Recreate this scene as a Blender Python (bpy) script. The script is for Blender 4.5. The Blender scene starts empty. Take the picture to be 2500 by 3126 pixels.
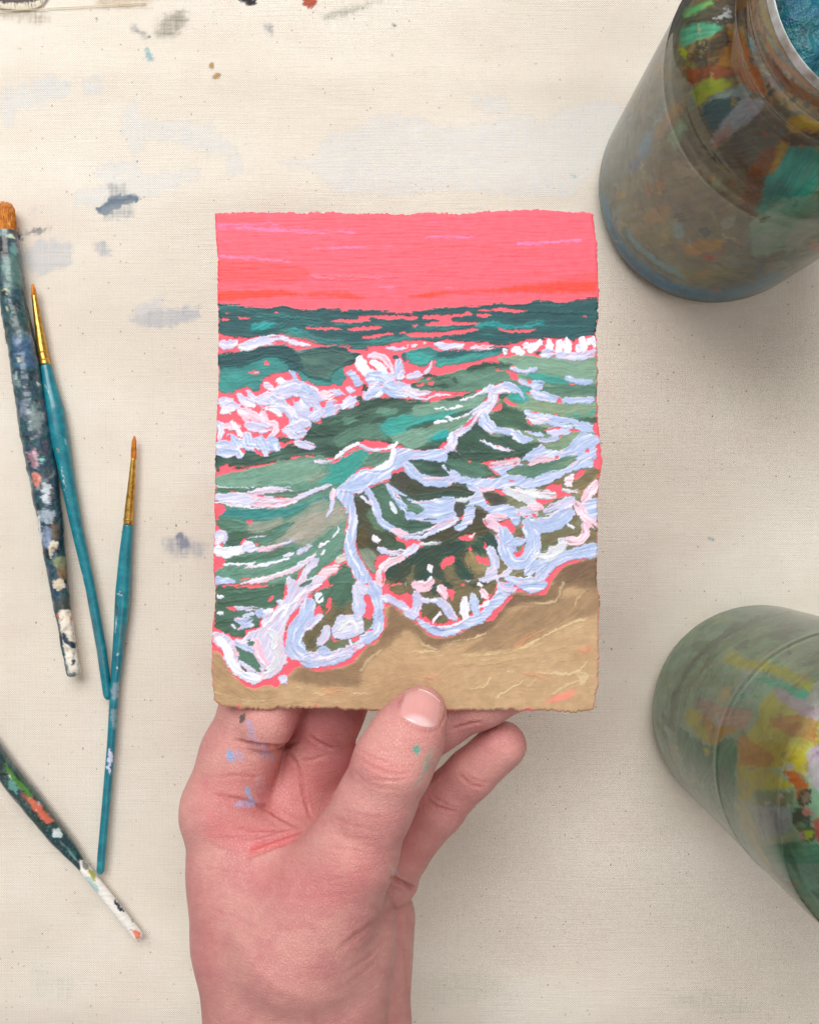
import bpy, bmesh, math, random, re
import numpy as np
from mathutils import Vector, Matrix, Euler
from mathutils.bvhtree import BVHTree

# ------------------------------------------------------------------ camera, light, exposure
sc = bpy.context.scene
COL = sc.collection
CAM_H = 0.325                      # camera height above the cloth (m)
F_PX = 2507.3                      # focal length in photograph pixels (2500 x 3126)
CX, CY = 1250.0, 1563.0
cam_d = bpy.data.cameras.new('camera')
cam = bpy.data.objects.new('camera', cam_d)
COL.objects.link(cam)
cam.location = (0, 0, CAM_H)
cam.rotation_euler = (0, 0, 0)     # straight down, top of the picture towards +Y
cam_d.sensor_fit = 'HORIZONTAL'
cam_d.sensor_width = 36.0
cam_d.lens = 36.0 * F_PX / 2500.0
cam_d.clip_start = 0.01
cam_d.clip_end = 20
cam_d.dof.use_dof = True
cam_d.dof.focus_distance = CAM_H - 0.095
cam_d.dof.aperture_fstop = cam_d.lens / 0.30     # about half a millimetre of blur-giving aperture
sc.camera = cam

w = bpy.data.worlds.new('World')
sc.world = w
w.use_nodes = True
bg = w.node_tree.nodes['Background']
bg.inputs[0].default_value = (1.0, 0.965, 0.93, 1)
bg.inputs[1].default_value = 0.37

def area(name, loc, target, size, power, colr, sizey=None):
    l = bpy.data.lights.new(name, 'AREA')
    l.energy = power; l.color = colr
    l.shape = 'RECTANGLE'; l.size = size; l.size_y = sizey or size
    o = bpy.data.objects.new(name, l); COL.objects.link(o)
    o.location = loc
    o.rotation_euler = (Vector(target) - Vector(loc)).to_track_quat('-Z', 'Y').to_euler()
    return o
area('window_light', (-0.25, 0.90, 1.30), (0, 0.0, 0), 1.35, 34, (1.0, 0.99, 0.972), 1.0)
area('room_light', (0.7, -0.5, 1.5), (0, 0, 0), 1.0, 6, (1.0, 0.93, 0.86))

sc.view_settings.view_transform = 'Standard'
sc.view_settings.look = 'None'
sc.view_settings.exposure = -0.19
sc.view_settings.gamma = 1.0
sc.render.engine = 'CYCLES'
sc.cycles.max_bounces = 8
sc.cycles.transparent_max_bounces = 16

# ------------------------------------------------------------------ helpers
def s2l(c):
    c = np.asarray(c, float) / 255.0
    return np.where(c <= 0.04045, c / 12.92, ((c + 0.055) / 1.055) ** 2.4)

def px2w(u, v, z):
    """Photograph pixel at height z -> metres."""
    d = CAM_H - z
    return ((u - CX) * d / F_PX, -(v - CY) * d / F_PX, z)

def w2px(P):
    d = CAM_H - P[:, 2]
    return np.stack([CX + P[:, 0] / d * F_PX, CY - P[:, 1] / d * F_PX], 1)

def hash2(i, j, seed):
    n = (i.astype(np.int64) * 374761393 + j.astype(np.int64) * 668265263 + seed * 1442695041) & 0x7fffffff
    n = ((n ^ (n >> 13)) * 1274126177) & 0x7fffffff
    n = (n ^ (n >> 16)) & 0xffff
    return n / 65535.0

def vnoise(x, y, seed=0):
    i = np.floor(x); j = np.floor(y)
    fx = x - i; fy = y - j
    fx = fx * fx * (3 - 2 * fx); fy = fy * fy * (3 - 2 * fy)
    i = i.astype(np.int64); j = j.astype(np.int64)
    a = hash2(i, j, seed); b = hash2(i + 1, j, seed)
    c = hash2(i, j + 1, seed); d = hash2(i + 1, j + 1, seed)
    return a + (b - a) * fx + (c - a) * fy + (a - b - c + d) * fx * fy

def fbm(x, y, seed=0, n=3):
    t = 0; s = 0; a = 1.0
    for k in range(n):
        t = t + a * vnoise(x * 2 ** k, y * 2 ** k, seed + 17 * k); s += a; a *= 0.5
    return t / s

def link_mesh(name, verts, faces, mat, parent=None, smooth=True):
    me = bpy.data.meshes.new(name)
    verts = np.asarray(verts, np.float32)
    if isinstance(faces, np.ndarray):
        n = faces.shape[1]
        me.vertices.add(len(verts)); me.vertices.foreach_set('co', verts.ravel())
        me.loops.add(faces.size); me.loops.foreach_set('vertex_index', faces.astype(np.int32).ravel())
        me.polygons.add(len(faces)); me.polygons.foreach_set('loop_start', np.arange(0, faces.size, n, dtype=np.int32))
        me.update(calc_edges=True)
    else:
        me.from_pydata([tuple(map(float, v)) for v in verts], [], faces)
    if smooth:
        me.polygons.foreach_set('use_smooth', np.ones(len(me.polygons), bool))
    me.validate()
    me.materials.append(mat)
    o = bpy.data.objects.new(name, me); COL.objects.link(o)
    if parent: o.parent = parent
    return o

def set_col(o, col, name='paint', alpha=None):
    a = o.data.color_attributes.new(name, 'FLOAT_COLOR', 'POINT')
    c = np.ones((len(col), 4), np.float32); c[:, :3] = col
    if alpha is not None: c[:, 3] = alpha
    a.data.foreach_set('color', c.ravel())

def set_val(o, name, v):
    a = o.data.attributes.new(name, 'FLOAT', 'POINT')
    a.data.foreach_set('value', np.asarray(v, np.float32))

def thing(name, label, cat, loc=(0, 0, 0), group=None):
    o = bpy.data.objects.new(name, None); COL.objects.link(o)
    o.location = loc; o.empty_display_size = 0.01
    return tag(o, label, cat, group)

def tag(o, label, cat, group=None):
    o['label'] = label; o['category'] = cat
    if group: o['group'] = group
    return o

def grid_faces(nu, nv, wrap=False):
    i = np.arange(nu if wrap else nu - 1); j = np.arange(nv - 1)
    I, J = np.meshgrid(i, j, indexing='ij')
    I2 = (I + 1) % nu
    return np.stack([I * nv + J, I2 * nv + J, I2 * nv + J + 1, I * nv + J + 1], -1).reshape(-1, 4)

class NT:
    """Small node-tree writer."""
    def __init__(self, name):
        self.m = bpy.data.materials.new(name); self.m.use_nodes = True
        self.t = self.m.node_tree; self.b = self.t.nodes['Principled BSDF']; self.out = self.t.nodes['Material Output']
    def n(self, typ, **kw):
        nd = self.t.nodes.new(typ)
        for k, v in kw.items():
            if k.startswith('i_'):
                key = k[2:]; key = int(key) if key.isdigit() else key.replace('_', ' ')
                if isinstance(v, bpy.types.NodeSocket): self.t.links.new(v, nd.inputs[key])
                else: nd.inputs[key].default_value = v
            else: setattr(nd, k, v)
        return nd
    def l(self, a, b): self.t.links.new(a, b)
    def p(self, **kw):
        for k, v in kw.items():
            s = self.b.inputs[k.replace('_', ' ')]
            if isinstance(v, bpy.types.NodeSocket): self.l(v, s)
            else: s.default_value = v
    def noise(self, scale, detail=3, rough=0.55, vec=None, typ=None):
        nd = self.n('ShaderNodeTexNoise'); nd.inputs['Scale'].default_value = scale
        nd.inputs['Detail'].default_value = detail; nd.inputs['Roughness'].default_value = rough
        if vec is not None: self.l(vec, nd.inputs['Vector'])
        return nd
    def coord(self): return self.n('ShaderNodeTexCoord').outputs['Object']
    def scaled(self, vec, s):
        nd = self.n('ShaderNodeMapping'); nd.inputs['Scale'].default_value = s; self.l(vec, nd.inputs['Vector']); return nd.outputs[0]
    def math(self, op, a, b=0.0, c=0.0):
        nd = self.n('ShaderNodeMath', operation=op)
        for k, v in enumerate((a, b, c)):
            if isinstance(v, bpy.types.NodeSocket): self.l(v, nd.inputs[k])
            else: nd.inputs[k].default_value = v
        return nd.outputs[0]
    def ramp(self, fac, stops, interp='LINEAR'):
        nd = self.n('ShaderNodeValToRGB'); nd.color_ramp.interpolation = interp
        e = nd.color_ramp.elements
        while len(e) < len(stops): e.new(0.5)
        for k, (p, c) in enumerate(stops):
            e[k].position = p
            e[k].color = tuple(s2l(c)) + (1,) if not np.isscalar(c) else (c, c, c, 1)
        self.l(fac, nd.inputs[0]); return nd.outputs[0]
    def mix(self, fac, a, b, mode='MIX'):
        nd = self.n('ShaderNodeMix', data_type='RGBA', blend_type=mode)
        for s, v in ((nd.inputs[0], fac), (nd.inputs[6], a), (nd.inputs[7], b)):
            if isinstance(v, bpy.types.NodeSocket): self.l(v, s)
            else: s.default_value = v if np.isscalar(v) else tuple(v) + ((1,) if len(v) == 3 else ())
        return nd.outputs[2]
    def bump(self, h, strength, dist=0.001, normal=None):
        nd = self.n('ShaderNodeBump'); nd.inputs['Strength'].default_value = strength; nd.inputs['Distance'].default_value = dist
        self.l(h, nd.inputs['Height'])
        if normal is not None: self.l(normal, nd.inputs['Normal'])
        return nd.outputs[0]
    def attr(self, name): return self.n('ShaderNodeAttribute', attribute_name=name)

# ------------------------------------------------------------------ paint written as strokes
# Tiles: part of the photograph measured at some enlargement -> (x0, y0, scale)
S6 = 1724 / 600.0
TILES = {'A1': (640, 620, S6), 'A2': (1240, 620, S6), 'B1': (640, 1000, S6), 'B2': (1240, 1000, S6),
         'C1': (640, 1380, S6), 'C2': (1240, 1380, S6), 'D1': (640, 1780, S6), 'D2': (1240, 1780, S6),
         'J1': (1750, 0, 1720 / 750.0), 'J2': (1900, 1780, 1.96), 'H': (500, 2080, 1724 / 1200.0),
         'L4': (0, 560, 1.96), 'L5': (0, 1560, 1.608), 'T1': (0, 0, 1.3792), 'T2': (1250, 0, 1.3792),
         'F': (0, 0, 1724 / 2500.0)}
PAL = dict(PK=(239, 93, 110), MG=(240, 122, 172), RO=(244, 68, 56), RO2=(242, 80, 84), DG=(34, 82, 86), DT=(27, 66, 72),
           DG2=(58, 92, 88), MT=(50, 122, 122), TQ=(24, 160, 160), TQ2=(58, 152, 142), TQ3=(52, 146, 136),
           SG=(116, 154, 136), SG2=(128, 152, 124), GG=(80, 118, 102), GG2=(88, 118, 92), DGN=(42, 69, 60), DGN2=(66, 98, 80), DGT=(36, 68, 61),
           OL=(66, 65, 49), DKOL=(68, 68, 62), OL2=(114, 104, 76), OLB=(82, 72, 48), SGP=(142, 150, 136), GP=(168, 154, 144), MTG=(92, 136, 120),
           LB=(170, 186, 221), LV=(200, 198, 224), LV2=(188, 191, 221), WH=(226, 229, 241), WH2=(206, 210, 217), LP=(232, 190, 207), LP2=(220, 186, 198),
           TANW=(206, 194, 190), DTAN=(134, 108, 82), BR=(110, 86, 68), SAND=(188, 156, 120), SAND2=(174, 142, 106), TAN2=(152, 132, 92),
           OR=(214, 150, 108), OR2=(224, 136, 112), RD=(212, 190, 148), PKS=(244, 128, 118))

def parse(text):
    prims = []; tile = 'F'
    for line in text.strip().splitlines():
        line = line.split('#')[0].strip()
        if not line: continue
        if line[0] == '@': tile = line[1:].strip(); continue
        head, body = line.split(':', 1)
        keep_tile = tile
        h = head.split(); kind, colr = h[0], h[1]
        opt = {}; ws = []
        for t in h[2:]:
            if '=' in t: k, v = t.split('='); opt[k] = v
            else: ws.append(float(t))
        for seg in body.split(';'):
            pts = []
            for tok in seg.split():
                if ',' in tok:
                    x, y = tok.split(','); x0, y0, s = TILES[tile]
                    pts.append((x0 + float(x) / s, y0 + float(y) / s))
                else: tile = tok
            if not pts: continue
            s = TILES[tile][2]
            prims.append((kind, colr, np.array(pts), [q / s for q in ws], opt))
        tile = keep_tile
    return prims

def chaikin(p, closed, n=2):
    for _ in range(n):
        if closed:
            q = np.roll(p, -1, 0)
            f = np.minimum(0.22, 7.0 / (np.linalg.norm(q - p, axis=1) + 1e-6))[:, None]
            p = np.stack([p + (q - p) * f, q + (p - q) * f], 1).reshape(-1, 2)
        else:
            if len(p) < 3: return p
            a, b = p[:-1], p[1:]
            m = np.stack([0.75 * a + 0.25 * b, 0.25 * a + 0.75 * b], 1).reshape(-1, 2)
            p = np.concatenate([p[:1], m[1:-1], p[-1:]])
    return p

def seg_dist(P, poly, closed):
    """distance to a polyline, arc position (0..length), signed side"""
    A = poly; B = np.roll(poly, -1, 0) if closed else poly[1:]
    if not closed: A = poly[:-1]
    best = np.full(len(P), 1e9, np.float32); arc = np.zeros(len(P), np.float32); side = np.zeros(len(P), np.float32)
    ins = np.zeros(len(P), bool); acc = 0.0
    for a, b in zip(A, B):
        ab = b - a; L2 = float(ab @ ab) + 1e-9; L = math.sqrt(L2)
        ap = P - a
        t = np.clip((ap @ ab) / L2, 0, 1)
        dx = ap[:, 0] - t * ab[0]; dy = ap[:, 1] - t * ab[1]
        d = np.sqrt(dx * dx + dy * dy)
        m = d < best
        best[m] = d[m]; arc[m] = (acc + t * L)[m]; side[m] = (ab[0] * ap[:, 1] - ab[1] * ap[:, 0])[m] / L
        if closed:
            c = ((a[1] > P[:, 1]) != (b[1] > P[:, 1]))
            with np.errstate(all='ignore'):
                xi = a[0] + (P[:, 1] - a[1]) / (b[1] - a[1] + 1e-12) * ab[0]
            ins ^= (c & (P[:, 0] < xi))
        acc += L
    return best, arc, side, ins, acc

WHITES = {'LB', 'LV', 'LV2', 'WH', 'WH2', 'LP', 'LP2', 'TANW'}
FLATP = {'PK', 'MG', 'RO', 'RO2', 'PKS'}
def paint(px, col, hgt=None, cov=None, text='', rough=3.0, soft=1.2, streak=0.2, relief=1.0, dry=0.0, seed=5):
    for k, (kind, cn, pts, ws, opt) in enumerate(parse(text)):
        base = s2l(PAL[cn]) if cn in PAL else s2l([int(cn[i:i + 2], 16) for i in (0, 2, 4)])
        op = float(opt.get('o', 1)); sf = float(opt.get('s', 3.0 if (cn == 'MG' and hgt is not None) else soft)); rg = float(opt.get('r', rough)); st = float(opt.get('k', 0.09 if cn in ('SAND', 'SAND2', 'DTAN', 'BR') else streak))
        mg = (max(ws) if ws else 0) + rg + sf * 2 + 2
        lo = pts.min(0) - mg; hi = pts.max(0) + mg
        m = np.nonzero((px[:, 0] > lo[0]) & (px[:, 0] < hi[0]) & (px[:, 1] > lo[1]) & (px[:, 1] < hi[1]))[0]
        if not len(m): continue
        P = px[m]
        sd = seed + k * 7
        W = P + (np.stack([fbm(P[:, 0] / 11, P[:, 1] / 11, sd), fbm(P[:, 0] / 11, P[:, 1] / 11, sd + 3)], 1) - 0.5) * rg * 3.0
        W = W + (np.stack([vnoise(P[:, 0] / 3.1, P[:, 1] / 3.1, sd + 5), vnoise(P[:, 0] / 3.1, P[:, 1] / 3.1, sd + 8)], 1) - 0.5) * rg * 0.9
        if kind == 'P':
            poly = chaikin(pts, True, 1)
            d, arc, side, ins, L = seg_dist(W, poly, True)
            sdv = np.where(ins, -d, d)
            ang = math.radians(float(opt.get('a', 8)))
            bend = (fbm(P[:, 0] / 90, P[:, 1] / 90, sd + 9, 2) - 0.5) * 46
            along = P[:, 0] * math.cos(ang) - P[:, 1] * math.sin(ang); across = P[:, 0] * math.sin(ang) + P[:, 1] * math.cos(ang) + bend
            endf = 0
        else:
            poly = chaikin(pts, False, 2)
            d, arc, side, ins, L = seg_dist(W, poly, False)
            wk = (1.28 if ws[0] > 14 else 1.1) if cn in WHITES else 1.0
            r0 = wk * ws[0] / 2; r1 = (ws[1] if len(ws) > 1 else ws[0]) * wk / 2
            f = arc / max(L, 1e-6)
            r = r0 + (r1 - r0) * f
            r = r * (0.80 + 0.4 * fbm(arc / 30, np.zeros_like(arc), sd, 2)) * np.clip(0.72 + np.minimum(arc, L - arc) / 40, 0, 1)
            sdv = d - r
            along = arc; across = side
            endf = f
        s1 = vnoise(along / 34, across / 2.3, sd + 11); s2 = vnoise(along / 60, across / 5.2, sd + 12)
        sk = 0.55 * s1 + 0.45 * s2
        if hgt is not None and cn not in FLATP:          # bristles drag the edge of a patch out along the stroke
            if cn in WHITES: sdv = sdv + (s1 - 0.5) * 2.4 + (s2 - 0.5) * 2.4
            else: sdv = sdv + (s2 - 0.5) * 9 + (s1 - 0.5) * 5; sf = max(sf, 2.0)
        al = np.clip(0.5 - sdv / (2 * sf), 0, 1); al = al * al * (3 - 2 * al)
        dr = float(opt.get('d', dry))
        if dr: al = al * np.clip(0.5 + (sk - dr - 0.25 * (endf if kind == 'S' else 0)) * 5, 0, 1)
        cc = base[None, :] * (1 + st * 2 * (sk - 0.5))[:, None]
        if cn in WHITES:                     # foam is never one white: thicker and thinner, bluer and warmer touches
            q1 = 0.6 * vnoise(along / 48, across / 3.6, sd + 21) + 0.4 * fbm(P[:, 0] / 40, P[:, 1] / 40, sd + 23, 2); q2 = vnoise(along / 40, across / 4.0, sd + 22)
            cc = cc + (s2l((238, 240, 248)) - cc) * np.clip((q1 - 0.54) * 3, 0, 0.6)[:, None]
            cc = cc + (s2l((154, 174, 214)) - cc) * np.clip((0.40 - q1) * 3, 0, 0.35)[:, None]
            cc = cc + (s2l((236, 184, 202)) - cc) * (np.clip((q2 - 0.72) * 5, 0, 0.55) * np.clip(1.3 + sdv / 12, 0, 1))[:, None]
        if 'c' in opt:
            c2 = s2l(PAL[opt['c']]) if opt['c'] in PAL else s2l([int(opt['c'][i:i + 2], 16) for i in (0, 2, 4)])
            f2 = np.clip((0.5 * s2 + 0.5 * fbm(along / 70, across / 22, sd + 14, 2) - 0.42) * 2.8, 0, 1) * float(opt.get('cm', 0.7))
            cc = cc + (c2 - cc) * f2[:, None]
        if 'g' in opt:                       # a second colour towards the far end of the stroke
            c2 = s2l(PAL[opt['g']]); fg = np.clip(endf * 1.6 - 0.4 + (sk - .5) * .6, 0, 1) if kind == 'S' else 0
            cc = cc + (c2 - cc) * np.asarray(fg)[:, None]
        a = (al * op)[:, None]
        col[m] = col[m] * (1 - a) + cc * a
        if cov is not None: cov[m] = np.maximum(cov[m], al * float(opt.get('v', op)))
        if hgt is not None:
            if cn in WHITES: body, rim = 0.25, 0.09
            elif cn in FLATP: body, rim = 0.02, 0.0
            elif cn in ('SAND', 'SAND2', 'DTAN', 'BR'): body, rim = 0.09, 0.05
            elif cn == 'RD': body, rim = 0.22, 0.0
            else: body, rim = 0.12, 0.09
            rs = 0.5 + 0.9 * sk
            h = relief * (body * rs + rim * np.exp(-((sdv + 3.5) / 3.2) ** 2) * (sdv < 2))
            keep = hgt[m] * 0.45 + h if cn not in FLATP else np.full(len(m), relief * body) + 0.02 * sk
            hgt[m] = hgt[m] * (1 - al) + keep * al

# ------------------------------------------------------------------ stroke lists (measured off the photograph)
TEXT = {}
TEXT['CANVAS'] = '''@T1
P E2E5E8 r=14 s=8 o=.8 v=.42 : 0,380 120,350 220,310 300,350 290,390 180,450 60,460 50,530 0,530 ; 350,330 430,320 430,410 350,400
P E2E5E8 r=14 s=8 o=.8 v=.4 : 510,450 560,420 600,500 750,500 900,520 920,570 980,600 1030,700 1020,740 950,740 960,660 860,650 780,620 620,570 600,640 560,660 520,560
P E2E5E8 r=14 s=8 o=.8 v=.4 : 400,690 600,660 600,740 830,700 850,740 700,800 560,850 300,870 310,800 420,780
P E2E5E8 r=14 s=8 o=.8 v=.4 : 1160,670 1330,660 1380,560 1500,540 1600,470 1724,480 T2 60,500 200,540 450,480 560,500 760,420 900,420 880,560 780,700 700,830 450,830 100,800 T1 1724,820 1500,820 1380,790 1330,720 1180,700
P E2E5E8 r=14 s=10 o=.8 v=.4 : T2 270,400 400,400 420,470 300,480 ; 0,500 60,520 40,580 0,590
P 5F7688 r=7 s=4 v=.85 : L4 560,138 640,108 690,62 830,68 835,108 760,118 720,148 660,168 635,198 590,165
P 8592A0 r=8 s=10 v=.36 : L4 640,0 760,0 770,80 650,90 ; 590,150 810,100 800,210 620,225
S 40444C 40 r=8 s=10 v=.72 : L4 100,290 130,330
S 50545C 30 r=8 s=10 v=.6 : L4 150,300 290,270
P 98A2B4 r=10 s=10 v=.42 : L4 540,370 620,340 690,420 600,440
P C8CCD6 r=10 s=12 v=.4 : L4 770,820 830,730 980,660 980,840 ; 180,140 220,150 200,220
P C2C6CE r=10 s=12 v=.45 : L4 90,420 240,330 430,340 440,480 250,560 160,520
@F
P A4ADC0 r=10 s=10 v=.42 : 270,670 330,650 430,640 420,670 350,690 290,690
S 60687A 26 r=8 s=12 v=.7 : 380,1130 392,1150
S 8088A0 50 r=8 s=20 v=.36 : 360,1150 420,1155
S 70829A 10 r=4 s=5 v=.5 : 1490,1133 1500,1136
S 7AA8B8 8 r=4 s=5 v=.8 : 1203,370 1212,372
S 7AB0B8 14 r=6 s=6 v=.6 : 310,105 318,125
S B08850 14 r=4 s=4 v=.75 : 443,140 446,135 ; 452,162 462,158
@T1
S 5A5A44 110 r=10 s=20 v=.42 : 690,120 760,80
S 6A6E78 26 r=8 s=12 v=.5 : 560,110 610,150
S 70788A 34 r=8 s=14 v=.48 : 1120,100 1140,140
P 18161C r=8 s=3 v=1 : 1005,-20 1075,-20 1078,18 1050,20 1020,10
P B0523C r=5 s=3 v=1 : 1268,-20 1335,-20 1335,12 1302,40 1280,20
S 7A8270 50 20 r=6 s=18 v=.42 : 1370,70 1450,50 1600,0
S 4E6A60 12 r=3 s=5 v=.8 : 1655,100 1662,105 ; 1648,225 1652,228
S 303438 10 r=3 s=4 v=.8 : 622,150 632,152 ; 405,72 410,80
S A88858 70 r=8 s=24 v=.4 : 420,10 620,5
S 8C7858 50 r=8 s=20 v=.4 : 0,60 200,75
@F
P AEB4A4 r=14 s=26 v=.2 : 60,2020 180,2060 150,2110 60,2100
P B8BAA8 r=14 s=26 v=.2 : 150,1880 220,1900 180,1960 ; 30,1700 90,1690 70,1760
P B8C0B0 r=14 s=26 v=.2 : 1500,1240 1560,1230 1560,1260 ; 880,2060 1000,2040 1100,2100 900,2120
P A4AEA4 r=14 s=26 v=.2 : 1380,2110 1500,2080 1600,2120 1560,2150
S 8890A0 40 r=6 s=24 v=.3 : 1430,215 1520,225
'''
TEXT['JAR1'] = '''@J1
P 6E6856 o=.6 s=20 v=.9 c=8A8268 : 560,700 900,400 1300,700 1720,760 1720,1300 1300,1480 900,1900 400,1800 300,1300
P 8C8C80 o=.7 s=20 v=.75 c=7E7462 : 420,700 560,420 720,240 760,700 620,1000 480,1300 300,1400 220,1200
P 3E3830 c=5A5046 : 740,90 900,20 1250,-40 1200,160 1050,220 800,190
P 4F8A72 c=6FA088 : 735,200 900,150 1060,170 1000,235 850,290 750,330
P 5E9A6A c=8A9A50 : 745,60 950,0 1000,20 760,130
P 9AA038 : 735,310 800,360 780,420 745,370
P 40342A c=5A4A38 : 790,400 900,300 1080,220 1110,260 950,390 840,450 
P C87820 c=A85C1C : 1080,200 1180,170 1200,250 1240,420 1290,480 1160,490 1000,460 1050,350 1110,300
P 8A4A22 c=6A3A22 : 780,480 1000,450 1170,500 1000,570 810,610
P B4661A c=8A3E18 : 1150,480 1290,470 1340,650 1250,645 1170,570
P 949C38 c=7A8A34 : 820,620 940,540 1120,570 1090,630 950,670 870,750
P 7F8C8C c=9AA4A2 : 880,750 1010,650 1180,590 1250,650 1150,750 1000,910
P 2C484C c=3E5C60 : 890,750 980,690 1180,680 1140,810 980,930 910,840
P 9698A0 c=8A7A78 : 1180,680 1340,690 1310,790 1100,940 960,1010 1000,900
P A87868 o=.8 : 960,970 1100,850 1120,900 980,1050
P 5C5448 c=6A6052 s=4 : 1340,720 1500,760 1500,970 1380,1070 1230,1210 950,1110 1100,980 1290,800
P C88A24 c=B86A1C r=9 : 1490,850 1560,800 1640,840 1724,870 1724,930 1600,910 1520,890
P 4A3A2E c=5A4A3A : 1470,950 1600,930 1724,930 1724,1040 1470,1010
P 7A4A22 c=5A341C : 1300,1070 1450,1000 1390,1230 1220,1230
P AC7E30 c=8A5A22 : 1440,1000 1515,1010 1410,1210 1360,1230
P 3F8078 c=5A9A8C a=60 : 1510,1030 1724,1030 1724,1320 1560,1510 1250,1490 1320,1270 1420,1180
P 8AA894 c=A0B8A4 a=40 o=.8 s=6 : 1440,1400 1724,1350 1724,1620 1500,1760 1250,1800 1240,1560
P B0B8A0 o=.6 a=50 s=8 : 1500,1640 1724,1480 1724,1600 1480,1800
P 6E4E3C c=5A463A : 1220,1220 1350,1240 1310,1420 1240,1520 1170,1450
P A07C50 o=.75 s=5 a=60 : 550,920 700,700 770,760 600,980
P 7E9A80 o=.8 s=5 a=55 : 640,960 760,820 800,900 700,1060
P 5A5248 o=.8 s=4 : 760,920 820,900 890,1080 860,1160 730,1080
P B08A5C o=.8 : 575,430 625,470 595,570
P 7890A8 o=.8 s=5 : 440,1010 550,890 520,1070 470,1110
P 64688A o=.7 s=6 : 390,1120 480,1090 440,1210 380,1190
P A8C0C0 o=.6 s=4 : 540,880 640,740 600,860
P 8C8476 o=.9 s=3 : 680,1120 840,1170 900,1140 850,1250 760,1230
P C09058 o=.9 : 570,1250 650,1290 600,1370 ; 290,1320 380,1370 300,1400
P 8CA084 o=.8 s=4 : 950,1300 1040,1230 1020,1330
P B04A38 : 1095,1280 1130,1290 1110,1310
P 9A8058 o=.6 s=6 : 480,1480 700,1420 640,1560 500,1560
P C8824A c=A86A3C : 780,1730 900,1680 1040,1680 1040,1740 900,1780 800,1790
P C0483C : 890,1780 1000,1790 960,1830
P C86034 : 945,2035 1030,2010 1015,2065
P 36484A s=3 : 875,1600 950,1600 960,1640 920,1680
P 46463E s=3 : 700,1500 780,1480 800,1540 740,1560 ; 1285,1530 1390,1520 1310,1570
P 86A6B4 o=.7 s=5 : 690,1560 770,1560 780,1660 700,1690
P 9AA49C o=.6 s=5 : 1030,1540 1130,1510 1110,1600 1040,1620
P 7A7A58 o=.7 s=8 : 480,1620 680,1560 700,1700 560,1720
P 7C7448 o=.7 s=10 : 700,1880 1000,1880 1300,1860 1200,1960 900,1990 720,1950
S 37708A 76 o=.9 s=8 : 205,1380 250,1620 400,1830 600,1970 800,2050 1000,2080 1250,2030 1450,1930
S 22587A 30 o=.8 s=4 : 240,1640 420,1860 640,2000 800,2050
S 5F90A0 34 o=.7 s=6 : 300,1480 400,1680 600,1850 780,1940
S 3E5A58 16 o=.7 s=3 : 420,1740 620,1900 800,1980
S 6A4A2A 70 s=4 : 1180,-20 1230,180 1330,400 1500,600 1724,720
S 3A2A20 34 s=3 : 1200,60 1240,260 1310,430
S 98785A 50 s=4 : 1260,-20 1290,180 1390,380 1560,540 1724,640
S B48C54 50 s=4 : 1320,-20 1340,140 1450,330 1600,450 1724,530
S 5C4630 30 s=3 : 1370,-20 1400,140 1520,310 1724,470
S C0A070 30 s=3 : 1410,-20 1440,120 1560,290 1724,430
S 6A90A0 16 s=3 : 1240,260 1260,360
P D8D8E4 r=9 : 960,130 1040,90 1080,60 1090,140 1040,120
S C8B88A 7 d=.35 r=8 : 880,160 890,330 930,280 880,440 ; 900,350 960,310
S D8D0B0 5 r=6 d=.2 : 470,1140 500,1260 ; 1050,1650 1160,1690
P B8866A o=.8 : 1070,180 1120,160 1200,190 1180,230 1100,210
'''
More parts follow.
